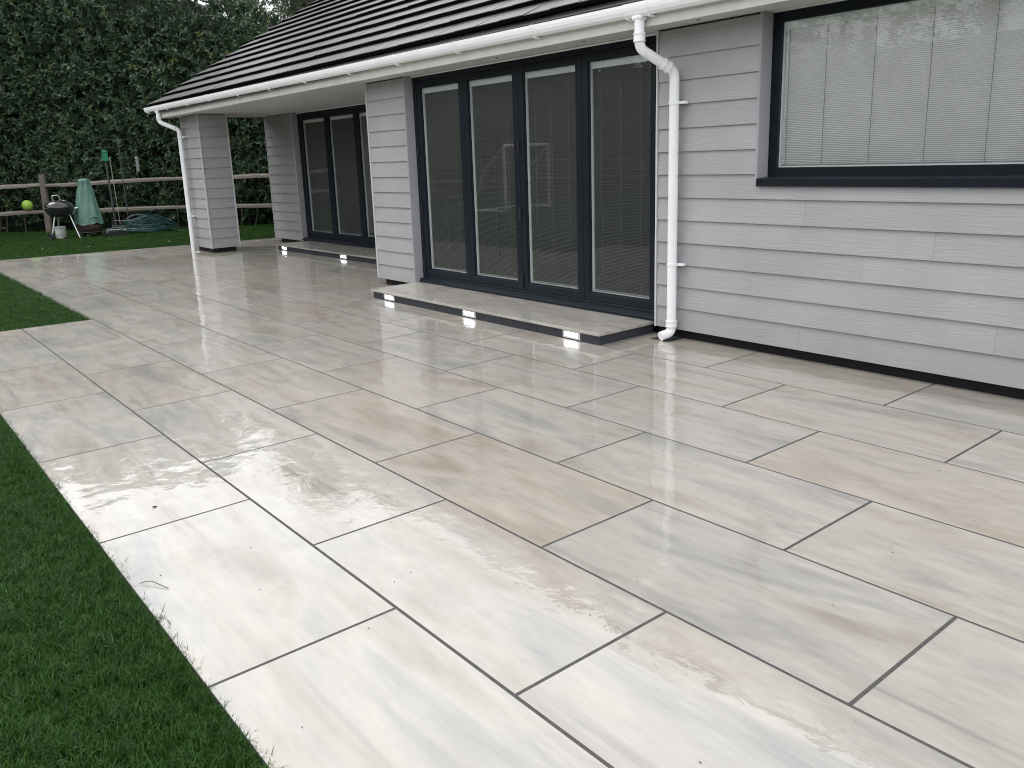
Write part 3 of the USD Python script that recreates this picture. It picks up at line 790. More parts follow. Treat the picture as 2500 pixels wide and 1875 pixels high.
def plank(pa, pb, ha, hb, wa, name, seed):
    """A cleft rail between two points: irregular, slightly bowed."""
    r = np.random.default_rng(seed)
    a, b = np.array(pa, float), np.array(pb, float)
    n = 7
    d = (b - a); d /= np.linalg.norm(d)
    side = np.array([-d[1], d[0], 0]); side /= np.linalg.norm(side)
    rings = []
    for i, t in enumerate(np.linspace(0, 1, n)):
        c = a + (b - a) * t + np.array([0, 0, 0.014 * math.sin(PI * t * 1.3 + seed) + r.normal(0, 0.005)])
        h = (ha + (hb - ha) * t) * (0.55 + 0.45 * math.sin(PI * min(max(t, 0.04), 0.96)) ** 0.5) * r.uniform(0.85, 1.12)
        w = wa * r.uniform(0.8, 1.15)
        rings.append([c + side * w / 2 + [0, 0, -h / 2], c + side * w * 0.6 + [0, 0, h * 0.1], c + [0, 0, h / 2], c - side * w * 0.6 + [0, 0, h * 0.12], c - side * w / 2 + [0, 0, -h / 2]])
    v = np.array(rings).reshape(-1, 3)
    f = []
    for i in range(n - 1):
        for j in range(5):
            k = (j + 1) % 5
            f += [(i * 5 + j, (i + 1) * 5 + j, (i + 1) * 5 + k), (i * 5 + j, (i + 1) * 5 + k, i * 5 + k)]
    e = (n - 1) * 5
    f += [(0, 1, 2), (0, 2, 3), (0, 3, 4), (e, e + 2, e + 1), (e, e + 3, e + 2), (e, e + 4, e + 3)]
    m = trimesh.Trimesh(v, np.array(f), process=False)
    m.fix_normals()
    return m


def fence(name, label, posts, heights, seed0):
    t = thing(name, label, 'fence', (*posts[0], 0))
    for i, p in enumerate(posts):
        h = heights[i] if i < len(heights) else 1.28
        d = np.array(posts[min(i + 1, len(posts) - 1)]) - np.array(posts[max(i - 1, 0)])
        ang = math.atan2(d[1], d[0])
        lean = rng.normal(0, 0.012, 2)
        m = hull([(sx * 0.065 + (lean[0] * z), sy * 0.045 + lean[1] * z, z) for sx in (-1, 1) for sy in (-1, 1) for z in (-0.04, h - 0.012)] + [(sx * 0.055 + lean[0] * h, sy * 0.036 + lean[1] * h, h) for sx in (-1, 1) for sy in (-1, 1)])
        m.apply_transform(trimesh.transformations.rotation_matrix(ang, [0, 0, 1]))
        m.apply_translation((*p, 0))
        obj(t, 'post', m, MT['post'])
    for i, (a, b) in enumerate(zip(posts[:-1], posts[1:])):
        for lvl, z in enumerate((0.475, 1.075)):
            z1 = z + (0.03 if lvl else 0.0)
            obj(t, 'rail', plank((*a, z1 + rng.normal(0, 0.01)), (*b, z1 - 0.02 + rng.normal(0, 0.01)), 0.09, 0.09, 0.05, 'rail', seed0 + i * 2 + lvl), MT['rail'])


def between(a, b, n):
    return [(a[0] + (b[0] - a[0]) * i / n, a[1] + (b[1] - a[1]) * i / n) for i in range(n + 1)]


posts = [(8.9, 14.0), (7.6, 15.3), (5.42, 17.5), (2.85, 20.1), (0.45, 21.7), (-1.9, 22.55)]
fence('post_and_rail_fence', 'weathered post and rail fence in front of the tall laurel hedge', posts, [1.28, 1.28, 1.25, 1.335, 1.3, 1.3], 40)
posts2 = between((-3.6, 22.98), (-9.6, 24.6), 3) + between((-9.6, 24.6), (-14.0, 20.0), 3)[1:] + between((-14.0, 20.0), (-14.3, 2.0), 8)[1:]
fence('post_and_rail_fence', 'post and rail fence across the lawn, seen only mirrored in the door glass', posts2, [], 90)


def leaf_mesh(l, w, fold=0.25, curl=0.15):
    ts = [0, 0.3, 0.65, 1.0]
    ws = [0.12, 1.0, 0.82, 0.0]
    c, s1, s2 = [], [], []
    for t, q in zip(ts, ws):
        z = -curl * l * t * t
        c.append((0, t * l, z))
        s1.append((-q * w / 2, t * l, z + q * w / 2 * fold))
        s2.append((q * w / 2, t * l, z + q * w / 2 * fold))
    v = np.array(c + s1[:3] + s2[:3], float)
    f = []
    for i in range(3):
        a, b = i, i + 1
        for o, sgn in ((4, 1), (7, -1)):
            q = []
            if i < 2:
                q = [(a, b, o + b), (a, o + b, o + a)]
            else:
                q = [(a, b, o + a)]
            f += [x if sgn > 0 else x[::-1] for x in q]
    return v, np.array(f)


def rot(axis, a):
    return trimesh.transformations.rotation_matrix(a, axis)[:3, :3]


def sprig(seed, n=9, stem=0.24, ll=(0.085, 0.125), lw=0.42, spread=58):
    r = np.random.default_rng(seed)
    V, F, o = [], [], 0
    for i in range(n):
        t = (i + 0.5) / n
        l = r.uniform(*ll)
        v, f = leaf_mesh(l, l * lw * r.uniform(0.85, 1.15), r.uniform(0.1, 0.45), r.uniform(0.05, 0.35))
        tilt = math.radians(90 - (spread * (1.15 - 0.75 * t)) + r.normal(0, 12))
        M_ = rot([0, 0, 1], i * 2.4 + r.normal(0, 0.3)) @ rot([1, 0, 0], tilt) @ rot([0, 1, 0], r.normal(0, 0.35))
        V.append(v @ M_.T + [0, 0, stem * t]); F.append(f + o); o += len(v)
    st = tube([(0, 0, -0.1), (0, 0, stem)], [0.004, 0.0015], 3, caps=False)
    return trimesh.Trimesh(np.vstack(V + [st.vertices]), np.vstack(F + [np.array(st.faces) + o]), process=False)


def quat_from(zdir, roll):
    z = zdir / np.linalg.norm(zdir, axis=1, keepdims=True)
    h = np.where(np.abs(z[:, 2:]) < 0.95, [[0, 0, 1.0]], [[1.0, 0, 0]])
    x = np.cross(h, z); x /= np.linalg.norm(x, axis=1, keepdims=True)
    y = np.cross(z, x)
    c, s = np.cos(roll)[:, None], np.sin(roll)[:, None]
    X = c * x + s * y
    Y = np.cross(z, X)
    m = np.stack([X, Y, z], -1)
    w = np.sqrt(np.maximum(0, 1 + m[:, 0, 0] + m[:, 1, 1] + m[:, 2, 2])) / 2
    qx = np.sqrt(np.maximum(0, 1 + m[:, 0, 0] - m[:, 1, 1] - m[:, 2, 2])) / 2 * np.sign(m[:, 2, 1] - m[:, 1, 2] + 1e-9)
    qy = np.sqrt(np.maximum(0, 1 - m[:, 0, 0] + m[:, 1, 1] - m[:, 2, 2])) / 2 * np.sign(m[:, 0, 2] - m[:, 2, 0] + 1e-9)
    qz = np.sqrt(np.maximum(0, 1 - m[:, 0, 0] - m[:, 1, 1] + m[:, 2, 2])) / 2 * np.sign(m[:, 1, 0] - m[:, 0, 1] + 1e-9)
    return np.stack([w, qx, qy, qz], 1)


def scatter(parent, name, protos, material, pos, quats, scales, **kw):
    p = path_for(parent, name)
    pi = UsdGeom.PointInstancer.Define(stage, p)
    pos = np.asarray(pos, float) - root_loc(p)
    targets = []
    for i, m in enumerate(protos):
        q = f'{p}/sprig' + (f'_{i:03d}' if i else '')
        usdkit.mesh(stage, q, m, material, smooth=False)
        targets.append(q)
    pi.CreatePrototypesRel().SetTargets(targets)
    pi.CreateProtoIndicesAttr(Vt.IntArray.FromNumpy(rng.integers(0, len(protos), len(pos)).astype(np.int32)))
    pi.CreatePositionsAttr(Vt.Vec3fArray.FromNumpy(pos.astype(np.float32)))
    pi.CreateOrientationsAttr(Vt.QuathArray([Gf.Quath(float(a), float(b), float(c), float(d)) for a, b, c, d in quats]))
    sc = np.repeat(np.asarray(scales, float)[:, None], 3, 1)
    pi.CreateScalesAttr(Vt.Vec3fArray.FromNumpy(sc.astype(np.float32)))
    key(pi.GetPrim(), **kw)
    return p


def hedge_height(x):
    return np.interp(x, [-10, 1, 3.5, 5.2, 6.3, 7.0, 8.0, 9.4], [6.9, 6.9, 6.7, 6.2, 5.2, 4.3, 4.3, 4.6])


def hedge(name, label, pts, density, layers, scale, hfun, back=0.35, core=True):
    t = thing(name, label, 'hedge', (*pts[0], 0))
    POS, DIR = [], []
    for a, b in zip(pts[:-1], pts[1:]):
        a, b = np.array(a), np.array(b)
        d = b - a; ln = np.linalg.norm(d); d /= ln
        nrm = np.array([d[1], -d[0]])
        if nrm @ (np.array([0, 5.0]) - a) < 0:
            nrm = -nrm
        hm = 7.0
        n = int(ln * hm * density)
        for lay in range(layers):
            u = rng.uniform(-0.6, ln + 0.6, n); z = rng.uniform(0.12, hm, n)
            xy = a + u[:, None] * d
            hh = hfun(xy[:, 0]) + 0.5 * (meshkit.noise(np.c_[u * 1.1, z * 0, z * 0 + 3]) - 0.5)
            bulge = 0.55 * (meshkit.fbm(np.c_[xy * 0.9, z * 0.9], 3, 5) - 0.5)
            topfade = np.clip((z - (hh - 0.7)) / 0.7, 0, 1)
            low = np.clip((0.75 - z) / 0.75, 0, 1)
            depth = back + lay * 0.17 + bulge + rng.uniform(0, 0.16, n) + topfade ** 2 * 0.5 + low * 0.35
            keep = (z < hh) & (rng.uniform(0, 1, n) > 0.55 * low)
            xy = xy - nrm * depth[:, None]
            POS.append(np.c_[xy, z][keep])
            dr = np.c_[np.tile(nrm, (n, 1)) * rng.uniform(0.35, 1.0, n)[:, None], rng.uniform(0.0, 0.95, n)] + rng.normal(0, 0.42, (n, 3))
            DIR.append(dr[keep])
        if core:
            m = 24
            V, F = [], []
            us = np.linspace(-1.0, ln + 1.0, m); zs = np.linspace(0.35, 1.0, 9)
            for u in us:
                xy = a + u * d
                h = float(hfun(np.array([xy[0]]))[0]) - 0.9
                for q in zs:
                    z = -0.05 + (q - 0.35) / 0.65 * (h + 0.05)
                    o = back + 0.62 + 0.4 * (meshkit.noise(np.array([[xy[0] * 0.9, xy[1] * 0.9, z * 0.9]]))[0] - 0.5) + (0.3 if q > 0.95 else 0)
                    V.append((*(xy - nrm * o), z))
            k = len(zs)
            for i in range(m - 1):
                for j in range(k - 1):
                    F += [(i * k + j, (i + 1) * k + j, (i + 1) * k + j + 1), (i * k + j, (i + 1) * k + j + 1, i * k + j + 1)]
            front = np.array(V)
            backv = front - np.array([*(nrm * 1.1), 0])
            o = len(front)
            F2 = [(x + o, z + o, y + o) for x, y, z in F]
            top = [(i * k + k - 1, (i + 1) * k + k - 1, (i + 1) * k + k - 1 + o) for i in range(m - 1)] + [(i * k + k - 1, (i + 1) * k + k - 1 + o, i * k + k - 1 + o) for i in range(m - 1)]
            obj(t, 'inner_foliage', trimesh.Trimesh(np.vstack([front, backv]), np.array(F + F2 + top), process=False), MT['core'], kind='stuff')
    P_, D_ = np.vstack(POS), np.vstack(DIR)
    n = len(P_)
    scatter(t, 'foliage', [sprig(100 + i) for i in range(5)], MT['leaf'], P_, quat_from(D_, rng.uniform(0, 2 * PI, n)), scale * rng.uniform(0.75, 1.15, n), kind='stuff')
    # bare stems at the foot
    for a, b in zip(pts[:-1], pts[1:]):
        a, b = np.array(a), np.array(b)
        d = b - a; ln = np.linalg.norm(d); d /= ln
        nrm = np.array([d[1], -d[0]])
        if nrm @ (np.array([0, 5.0]) - a) < 0:
            nrm = -nrm
        if core and density > 30:
            for u in np.arange(0.3, ln, 0.42):
                u += rng.normal(0, 0.1)
                c = a + u * d - nrm * (back + rng.uniform(0.15, 0.4))
                e = c + d * rng.normal(0, 0.1) + nrm * rng.normal(0, 0.06)
                obj(t, 'stem', tube(bend([(c[0], c[1], -0.05), ((c[0] + e[0]) / 2 + 0.02, (c[1] + e[1]) / 2, 0.45), (e[0], e[1], 1.0)], 0.2, 4), np.linspace(0.022, 0.012, 6), 5), MT['bark'])


hedge('laurel_hedge', 'tall dense dark green laurel hedge behind the rail fence', [FL[0], FL[1], FL[2], FL[3], (-4.0, 23.1)], 62, 3, 1.0, hedge_height)
hedge('laurel_hedge', 'long laurel hedge around the far lawn, seen only mirrored in the door glass', [(-4.0, 23.1), FL[4], FL[5], (-14.5, -3.0)], 10, 2, 2.0, lambda x: np.interp(x, [-14.3, -13.2], [4.9, 6.6]) + 0.35 * np.sin(x * 9.0))

# a looser tree over the hedge, by the roof verge
tr = thing('tree', 'loose pale leaved tree showing sky above the hedge beside the roof verge', 'tree', (8.6, 17.6, 0))
obj(tr, 'trunk', tube([(8.6, 17.6, -0.1), (8.55, 17.55, 1.6), (8.7, 17.7, 3.4), (8.6, 17.5, 5.4), (8.8, 17.6, 7.2)], [0.16, 0.13, 0.10, 0.07, 0.02], 9), MT['bark'])
ends = []
for i in range(22):
    z0 = rng.uniform(2.2, 6.2)
    az = i * 2.4
    ln = rng.uniform(1.2, 2.7) * (1.1 - (z0 - 2) / 8)
    b0 = np.array([8.6, 17.6, z0])
    b1 = b0 + np.array([math.cos(az), math.sin(az), rng.uniform(0.2, 0.7)]) * ln
    obj(tr, 'branch', tube([b0, (b0 + b1) / 2 + rng.normal(0, 0.12, 3), b1], [0.035, 0.02, 0.006], 5), MT['bark'])
    for t in np.linspace(0.3, 1.05, 12):
        ends.append(b0 + (b1 - b0) * t)
ends = np.array(ends)
pp = np.repeat(ends, 27, 0) + rng.normal(0, 0.38, (len(ends) * 27, 3))
scatter(tr, 'crown', [sprig(300 + i, 8, 0.3, (0.07, 0.11), 0.36, 62) for i in range(4)], MT['leaf2'], pp, quat_from(rng.normal(0, 1, (len(pp), 3)) + [0, 0, 0.5], rng.uniform(0, 6.28, len(pp))), rng.uniform(0.8, 1.25, len(pp)), kind='stuff')

# ------------------------------------------------------------------ grass
blades = []
for sd_ in range(6):
    r = np.random.default_rng(500 + sd_)
    V, F, o = [], [], 0
    for i in range(15):
        h = r.uniform(0.026, 0.046)
        w = r.uniform(0.0018, 0.0032)
        az = r.uniform(0, 2 * PI)
        ln = h * r.uniform(0.15, 0.9)
        b = np.array([*r.normal(0, 0.016, 2), 0])
        dx = np.array([math.cos(az), math.sin(az), 0]); sdv = np.array([-dx[1], dx[0], 0])
        m1 = b + dx * ln * 0.3 + [0, 0, h * 0.6]
        tip = b + dx * ln + [0, 0, h * (1 - 0.25 * ln / h)]
        V += [b - sdv * w / 2, b + sdv * w / 2, m1 - sdv * w * 0.42, m1 + sdv * w * 0.42, tip]
        F += [(o, o + 1, o + 3), (o, o + 3, o + 2), (o + 2, o + 3, o + 4)]
        o += 5
    blades.append(trimesh.Trimesh(np.array(V), np.array(F), process=False))


def on_lawn(x, y):
    """Outside the patio (with a small overhang over its edge)."""
    on = np.zeros(len(x), bool)
    e = 0.007 * np.sin(x * 37 + y * 29) + 0.006 * np.sin(y * 7.3) - 0.006
    west = (x < -P + e) & (y < 6.43)
    notch = (x < 0.592 + e) & (y > 6.43 - 0.08 * (x + P) - e) & (y < 13.6)
    far = y > far_edge(x) - e
    on |= west | notch | far
    return on


gx, gy, gs = [], [], []
for (xa, xb, ya, yb, dens, sc) in [(-1.75, -0.55, -1.2, 4.2, 2600, 0.95), (-2.4, 0.62, 6.2, 10.5, 1000, 1.1), (-2.4, 0.62, 10.5, 14.5, 420, 1.3), (-0.5, 8.5, 12.6, 16.5, 340, 1.35), (-0.5, 8.0, 16.5, 21.6, 230, 1.5), (-5.0, -2.4, 3.0, 22.0, 240, 1.5), (-2.4, -0.5, 14.5, 21.6, 230, 1.5), (-4.0, -1.75, -2.0, 6.2, 300, 1.2), (-9.0, -5.0, -2.0, 22.5, 70, 1.9)]:
    n = int((xb - xa) * (yb - ya) * dens)
    x, y = rng.uniform(xa, xb, n), rng.uniform(ya, yb, n)
    k = on_lawn(x, y) & (x + y < 22.9 + 0.3) & ((x < 5.6) | (y > 12.4))
    gx.append(x[k]); gy.append(y[k]); gs.append(sc * rng.uniform(0.75, 1.2, k.sum()) * (0.8 + 0.45 * meshkit.noise(np.c_[x[k] * 2.2, y[k] * 2.2, 0 * x[k]])))
gl_ = rng.uniform(-1.2, 6.3, 2600)                      # a fringe along the near edge of the slabs
gx.append(-P - 0.016 + rng.normal(0, 0.006, len(gl_)) + 0.004 * np.sin(gl_ * 7.3)); gy.append(gl_); gs.append(rng.uniform(0.75, 1.25, len(gl_)))
gx, gy, gs = map(np.concatenate, (gx, gy, gs))
n = len(gx)
scatter('/World', 'grass', blades, MT['blade'], np.c_[gx, gy, np.full(n, -0.031)], quat_from(np.c_[rng.normal(0, 0.12, (n, 2)) + np.c_[np.where(np.arange(n) >= n - len(gl_), 0.22, 0.0), np.zeros(n)], np.ones(n)], rng.uniform(0, 6.28, n)), gs,
        label='short green lawn grass around the patio', category='grass', kind='stuff')

# ------------------------------------------------------------------ things on the far lawn
q = (2.62, 17.45)
bb = thing('kettle_barbecue', 'black kettle barbecue on pale metal legs in front of the fence post', 'barbecue', (*q, 0))
obj(bb, 'bowl', lathe([(0.0, 0.425), (0.09, 0.432), (0.18, 0.465), (0.25, 0.53), (0.283, 0.61), (0.286, 0.637), (0.27, 0.637), (0.0, 0.62)], (*q, 0), 36), MT['black_enamel'], smooth=35)
lid = lathe([(0.0, 0.0), (0.289, 0.0), (0.292, 0.012), (0.282, 0.045), (0.25, 0.095), (0.19, 0.135), (0.11, 0.158), (0.0, 0.166)], (0, 0, 0), 36)
lid.apply_transform(trimesh.transformations.rotation_matrix(0.06, [0.3, 1, 0]))
lid.apply_translation((*q, 0.640))
lp = obj(bb, 'lid', lid, MT['black_enamel'], smooth=35)
obj(lp, 'handle', tube(bend([(2.52, 17.42, 0.79), (2.50, 17.40, 0.90), (2.62, 17.40, 0.905), (2.66, 17.42, 0.80)], 0.03, 5), 0.009, 8), MT['steel'], smooth=40)
obj(lp, 'vent', lathe([(0, 0), (0.05, 0), (0.05, 0.006), (0.012, 0.01), (0.0, 0.018)], (2.71, 17.36, 0.785), 20), MT['steel'], smooth=30)
obj(bb, 'side_handle', tube(bend([(2.89, 17.40, 0.60), (2.97, 17.36, 0.625), (2.99, 17.46, 0.63), (2.90, 17.50, 0.60)], 0.03, 4), 0.009, 8), MT['steel'], smooth=40)
obj(bb, 'leg', tube([(2.50, 17.38, 0.50), (2.385, 17.36, 0.06)], 0.013, 10), MT['steel'], smooth=40)
obj(bb, 'leg', tube([(2.775, 17.36, 0.50), (2.873, 17.15, 0.0)], 0.013, 10), MT['steel'], smooth=40)
obj(bb, 'leg', tube([(2.62, 17.62, 0.50), (2.60, 17.85, 0.06)], 0.013, 10), MT['steel'], smooth=40)
for c in ((2.365, 17.345), (2.58, 17.88)):
    w = trimesh.creation.torus(0.058, 0.024, 24, 10)
    w.apply_transform(trimesh.transformations.rotation_matrix(PI / 2, [0, 1, 0]))
    w.apply_transform(trimesh.transformations.rotation_matrix(0.45, [0, 0, 1]))
    w.apply_translation((*c, 0.062))
    hub = tube([(c[0] - 0.02, c[1], 0.062), (c[0] + 0.02, c[1] + 0.01, 0.062)], 0.05, 16)
    obj(bb, 'wheel', [w, hub], MT['black_plastic'], smooth=40)
q = (2.655, 17.86)
pl = thing('pail', 'small white enamel pail with grey bands under the barbecue', 'pail', (*q, 0))
obj(pl, 'body', lathe([(0, -0.02), (0.098, -0.02), (0.102, 0.0), (0.117, 0.222), (0.121, 0.226), (0.115, 0.228), (0.100, 0.02), (0, 0.015)], (*q, 0), 32), MT['pail'], smooth=30)
for z in (0.03, 0.055, 0.20):
    r_ = 0.1025 + 0.0675 * z
    obj(pl, 'band', lathe([(r_, z - 0.005), (r_ + 0.002, z - 0.005), (r_ + 0.0025, z + 0.005), (r_ + 0.0005, z + 0.005)], (*q, 0), 32), MT['pail_band'])

# clay heater under a green cover
q = (3.17, 17.5)
ch = thing('clay_stove', 'dark clay garden stove standing under the green cover', 'stove', (*q, 0))
obj(ch, 'pot', lathe([(0, 0.06), (0.16, 0.06), (0.235, 0.12), (0.265, 0.20), (0.25, 0.30), (0.18, 0.42), (0.10, 0.60), (0.08, 1.10), (0.0, 1.10)], (*q, 0), 28), MT['terracotta'], smooth=40)
for k in range(3):
    a = 4.2 + k * 2.094
    obj(ch, 'foot', tube([(q[0] + 0.15 * math.cos(a), q[1] + 0.15 * math.sin(a), 0.12), (q[0] + 0.2 * math.cos(a), q[1] + 0.2 * math.sin(a), -0.03)], [0.05, 0.035], 8), MT['terracotta'], smooth=40)
obj(ch, 'stand', lathe([(0.19, 0.085), (0.26, 0.085), (0.26, 0.10), (0.19, 0.10)], (*q, 0), 24), MT['iron'])
prof = [(0.262, 0.285), (0.30, 0.272), (0.40, 0.268), (0.55, 0.240), (0.75, 0.198), (0.95, 0.155), (1.08, 0.122), (1.13, 0.114), (1.17, 0.120), (1.195, 0.112), (1.215, 0.075), (1.226, 0.0)]
V, F = [], []
na = 72
for i, (z, r_) in enumerate(prof):
    for j in range(na):
        a = 2 * PI * j / na
        amp = np.interp(z, [0.26, 0.5, 1.0, 1.1, 1.2], [0.07, 0.11, 0.17, 0.16, 0.04])
        fold = math.sin(5 * a + 2.0 * z) * 0.6 + math.sin(9 * a - 4 * z + 1.3) * 0.4 + 0.5 * (abs(math.sin(3.5 * a + 0.4)) - 0.6)
        rr = r_ * (1 + amp * fold) + 0.03 * (meshkit.fbm(np.array([[math.cos(a) * 3 + 5, math.sin(a) * 3 + 5, z * 7]]), 3)[0] - 0.5)
        zz_ = z + (0.018 * math.sin(4 * a + 0.5) + 0.01 * math.sin(9 * a) if i == 0 else 0)
        V.append((q[0] + 0.01 * (z > 1) + rr * math.cos(a), q[1] + rr * math.sin(a), zz_))
for i in range(len(prof) - 1):
    for j in range(na):
        k = (j + 1) % na
        F += [(i * na + j, i * na + k, (i + 1) * na + k), (i * na + j, (i + 1) * na + k, (i + 1) * na + j)]
cv = thing('stove_cover', 'faded green tarpaulin cover hanging in folds over the garden stove', 'cover', (*q, 0.26))
obj(cv, 'cloth', trimesh.Trimesh(np.array(V), np.array(F), process=False), MT['tarp'], smooth=True)
obj(cv, 'flap', hull([(3.14, 17.215, 0.43), (3.30, 17.23, 0.42), (3.30, 17.20, 0.405), (3.14, 17.19, 0.41), (3.22, 17.20, 0.45)]), MT['tarp'])

# black tray
ty = thing('tray', 'black plastic garden tray with a pale handle beside the hose', 'tray', (3.60, 17.05, 0))
obj(ty, 'base', [cbox(3.39, 3.82, 16.92, 17.20, -0.02, 0.02, 0.006), cbox(3.39, 3.82, 16.92, 16.94, 0.02, 0.10, 0.004), cbox(3.39, 3.82, 17.18, 17.20, 0.02, 0.10, 0.004), cbox(3.39, 3.41, 16.94, 17.18, 0.02, 0.10, 0.004), cbox(3.80, 3.82, 16.94, 17.18, 0.02, 0.07, 0.004)], MT['black_plastic'])
obj(ty, 'handle', tube([(3.405, 17.0, 0.125), (3.80, 17.02, 0.11)], 0.008, 8), MT['steel'], smooth=40)
obj(ty, 'handle_end', tube([(3.385, 17.0, 0.06), (3.40, 17.0, 0.15)], 0.018, 8), MT['pail_band'], smooth=40)


# garden hose
def hose(seed, n, c, rmax, zmax, r, tail=None):
    g = np.random.default_rng(seed)
    m = n * 26
    t = np.arange(m) / 26.0

    def smooth_rand(lo, hi, per):
        k = g.uniform(lo, hi, int(n / per) + 6)
        return np.interp(t / per, np.arange(len(k)), k)
    ker = np.hanning(21); ker /= ker.sum()
    sm = lambda a: np.convolve(np.pad(a, 10, 'edge'), ker, 'valid')
    rad = sm(smooth_rand(0.45 * rmax, rmax, 0.7))
    cx = sm(smooth_rand(-0.20, 0.20, 0.8)); cy = sm(smooth_rand(-0.28, 0.28, 0.8))
    base = sm(smooth_rand(0.02, zmax, 0.55))
    tilt = sm(smooth_rand(-0.5, 0.5, 0.9)); ta = sm(smooth_rand(0, 6.3, 1.5))
    a = 2 * PI * t
    x = c[0] + cx + rad * np.cos(a); y = c[1] + cy + 0.8 * rad * np.sin(a)
    env = np.clip(1.15 - np.hypot(x - c[0], y - c[1]) / (rmax * 1.35), 0.05, 1)
    z = 0.012 + np.abs(base + tilt * rad * np.cos(a - ta)) * env
    p = np.c_[x, y, z]
    if tail is not None:
        p = np.vstack([p, bend([p[-1], *tail], 0.25, 6)[1:]])
    return tube(p, r, 6)


hs = thing('garden_hose', 'tangled heap of dark green garden hose on the lawn by the column', 'hose', (4.25, 17.3, 0))
obj(hs, 'coil', hose(3, 17, (4.27, 17.25), 0.62, 0.50, 0.0095, [(4.9, 16.7, 0.0), (5.15, 16.45, -0.01)]), MT['hose'], smooth=True)
obj(hs, 'coil', hose(9, 6, (4.10, 17.45), 0.60, 0.40, 0.0095), MT['hose2'], smooth=True, label='greyer loops of hose at the left of the heap')

# bird feeding pole, feeders, stake
q = (4.13, 18.05)
pole = thing('feeder_pole', 'thin dark iron pole with two curled arms rising behind the hose heap', 'pole', (*q, 0))
obj(pole, 'shaft', tube([(q[0], q[1], -0.05), (q[0], q[1], 1.0), (q[0], q[1], 2.02)], [0.013, 0.012, 0.010], 8), MT['iron'], smooth=40)
for s in (-1, 1):
    a = np.linspace(PI * 0.02, PI * 1.25, 16)
    cx = q[0] + s * 0.20
    pts = [(q[0], q[1], 1.78)] + [(cx - s * 0.195 * math.cos(t), q[1], 1.89 + 0.15 * math.sin(t)) for t in a] + [(cx + s * 0.10, q[1], 1.755), (cx + s * 0.06, q[1], 1.80)]
    obj(pole, 'arm', tube(pts, 0.006, 6), MT['iron'], smooth=True)
obj(pole, 'collar', tube([(q[0], q[1], 0.42), (q[0], q[1], 0.50)], 0.022, 10), MT['iron'], smooth=40)
q2 = (4.49, 18.05)
fd = thing('bird_feeder', 'grey tube bird feeder hanging from the right arm of the iron pole', 'bird feeder', (*q2, 1.3))
obj(fd, 'tube', lathe([(0, 1.34), (0.036, 1.34), (0.036, 1.60), (0, 1.60)], (*q2, 0), 20), MT['feeder'], smooth=30)
obj(fd, 'cap', lathe([(0, 1.60), (0.044, 1.60), (0.044, 1.63), (0.030, 1.65), (0, 1.655)], (*q2, 0), 20), MT['pail_band'], smooth=30)
obj(fd, 'base', lathe([(0, 1.325), (0.045, 1.325), (0.045, 1.345), (0, 1.345)], (*q2, 0), 20), MT['pail_band'], smooth=30)
obj(fd, 'perch', tube([(q2[0] - 0.085, q2[1] - 0.01, 1.455), (q2[0] + 0.085, q2[1] + 0.01, 1.455)], 0.005, 6), MT['cane'])
obj(fd, 'perch', tube([(q2[0] - 0.03, q2[1] - 0.08, 1.375), (q2[0] + 0.03, q2[1] + 0.08, 1.375)], 0.005, 6), MT['cane'])
obj(fd, 'hanger', tube([(q2[0] - 0.03, q2[1], 1.65), (q2[0], q2[1], 1.76), (q2[0] + 0.03, q2[1], 1.65)], 0.003, 5), MT['iron'])
q3 = (3.83, 18.1)
st = thing('stake', 'dark stake with a bright green box feeder on its top, behind the cover', 'stake', (*q3, 0))
obj(st, 'shaft', tube([(q3[0] + 0.03, q3[1], -0.05), (q3[0], q3[1], 1.62)], 0.022, 8), MT['iron'], smooth=40)
obj(st, 'box', cbox(q3[0] - 0.052, q3[0] + 0.052, q3[1] - 0.052, q3[1] + 0.052, 1.57, 1.775, 0.008), MT['green_plastic'])
obj(st, 'roof', hull([(q3[0] + sx * 0.062, q3[1] + sy * 0.062, 1.775) for sx in (-1, 1) for sy in (-1, 1)] + [(q3[0], q3[1], 1.83)]), MT['green_plastic'])
cn = obj('/World', 'cane', tube([(3.90, 18.0, 1.67), (3.915, 17.95, -0.03)], 0.006, 6), MT['cane'], label='thin pale cane leaning against the dark stake with the green box', category='cane')

# ball on the lower rail
q4 = (2.50, 20.30)
bl = trimesh.creation.icosphere(4, 0.118)
bl.vertices = bl.vertices * (1 + 0.004 * np.sin(bl.vertices[:, :1] * 90) * np.sin(bl.vertices[:, 2:] * 80)) + [*q4, 0.642]
obj('/World', 'ball', bl, MT['ball'], smooth=True, label='bright lime green ball resting on the lower fence rail', category='ball')

# football goal on the far lawn (seen in the door glass)
g_ = thing('goal', 'small white football goal on the lawn, mirrored in the bifold door glass', 'football goal', (-5.4, 14.1, 0))
pa, pb = np.array([-4.46, 13.80, 0]), np.array([-6.36, 14.30, 0])
bk = np.array([0.25, 1.05, 0])
up = np.array([0, 0, 1.58])
for p_ in (pa, pb):
    obj(g_, 'post', tube([p_ - [0, 0, 0.03], p_ + up], 0.04, 12), MT['goal'], smooth=40)
    obj(g_, 'stay', tube([p_ + up, p_ + up * 0.62 + bk * 0.6, p_ + bk - [0, 0, 0.02]], 0.02, 8), MT['goal'], smooth=40)
    obj(g_, 'side_bar', tube([p_ + [0, 0, 0.02], p_ + bk + [0, 0, 0.02]], 0.03, 8), MT['goal'], smooth=40)
obj(g_, 'crossbar', tube([pa + up, pb + up], 0.04, 12), MT['goal'], smooth=40)
obj(g_, 'rear_bar', tube([pa + bk, pb + bk], 0.03, 8), MT['goal'], smooth=40)

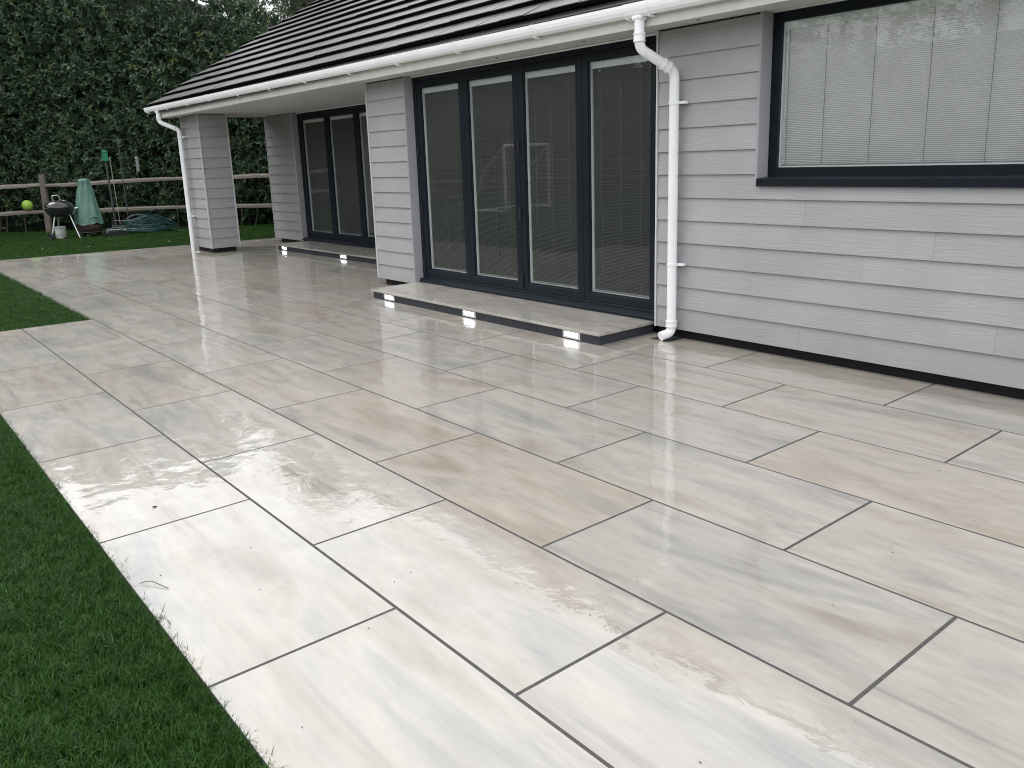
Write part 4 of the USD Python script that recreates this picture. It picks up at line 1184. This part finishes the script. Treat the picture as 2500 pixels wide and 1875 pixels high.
# ------------------------------------------------------------------ fallen leaves, twigs, specks
fl = [((3.166, 16.0), 0.085, 0.3, 'pale fallen leaf on the far lawn near the hose heap'), ((2.416, 14.378), 0.11, 0.7, 'long pale leaf on the far lawn close to the patio edge'),
      ((2.53, 17.05), 0.10, 1.2, 'fallen leaf on the lawn just in front of the barbecue wheel'), ((1.777, 14.917), 0.075, 2.1, 'small pale leaf on the far lawn left of the barbecue'),
      ((2.3, 19.6), 0.10, 0.2, 'fallen leaf at the foot of the hedge behind the barbecue'), ((3.737, 14.02), 0.13, 0.1, 'pale leaf on the lawn left of the white column downpipe'),
      ((5.70, 15.1), 0.12, 0.4, 'pale leaf on the lawn seen between the column and the recess wall')]
for i, ((x, y), l, a, lab) in enumerate(fl):
    v, f = leaf_mesh(l, l * 0.36, 0.35, 0.15)
    v = v @ rot([0, 0, 1], a).T + [x, y, 0.022]
    v2 = v - [0, 0, 0.0012]
    m = trimesh.Trimesh(np.vstack([v, v2]), np.vstack([f, f[:, ::-1] + len(v)]), process=False)
    obj('/World', 'fallen_leaf', m, MT['dead_leaf'], label=lab, category='leaf', group='fallen leaves on the lawn')
tw = tube(bend([(-0.575, 0.72, 0.004), (-0.545, 0.70, 0.012), (-0.51, 0.62, 0.003)], 0.03, 5), 0.0014, 5)
obj('/World', 'twig', tw, MT['twig'], label='curved dead grass stalk on the slab beside the near lawn edge', category='twig')
v, f = leaf_mesh(0.035, 0.012, 0.5, 0.3)
v = v @ rot([0, 0, 1], -1.0).T + [-0.345, 1.35, 0.004]
obj('/World', 'fallen_leaf', trimesh.Trimesh(np.vstack([v, v - [0, 0, 0.001]]), np.vstack([f, f[:, ::-1] + len(v)]), process=False), MT['twig'], label='tiny dark leaf on the pale wet slab nearest the lawn edge', category='leaf')
sp = []
for i in range(260):
    x, y = rng.uniform(-0.58, 3.5), rng.uniform(-1.6, 6.0)
    if i > 170:
        x, y = rng.uniform(3.25, 3.6), rng.uniform(1.5, 2.06)
    l = rng.uniform(0.0015, 0.0055)
    m = hull(np.array([(-l, 0, 0), (l, 0, 0), (0, l * 0.4, 0), (0, -l * 0.4, 0), (0, 0, l * 0.35)]) @ rot([0, 0, 1], rng.uniform(0, 6.28)).T + [x, y, 0.0012])
    sp.append(m)
obj('/World', 'leaf_litter', sp, MT['twig'], label='tiny specks of dirt and leaf scattered on the wet slabs', category='litter', kind='stuff')
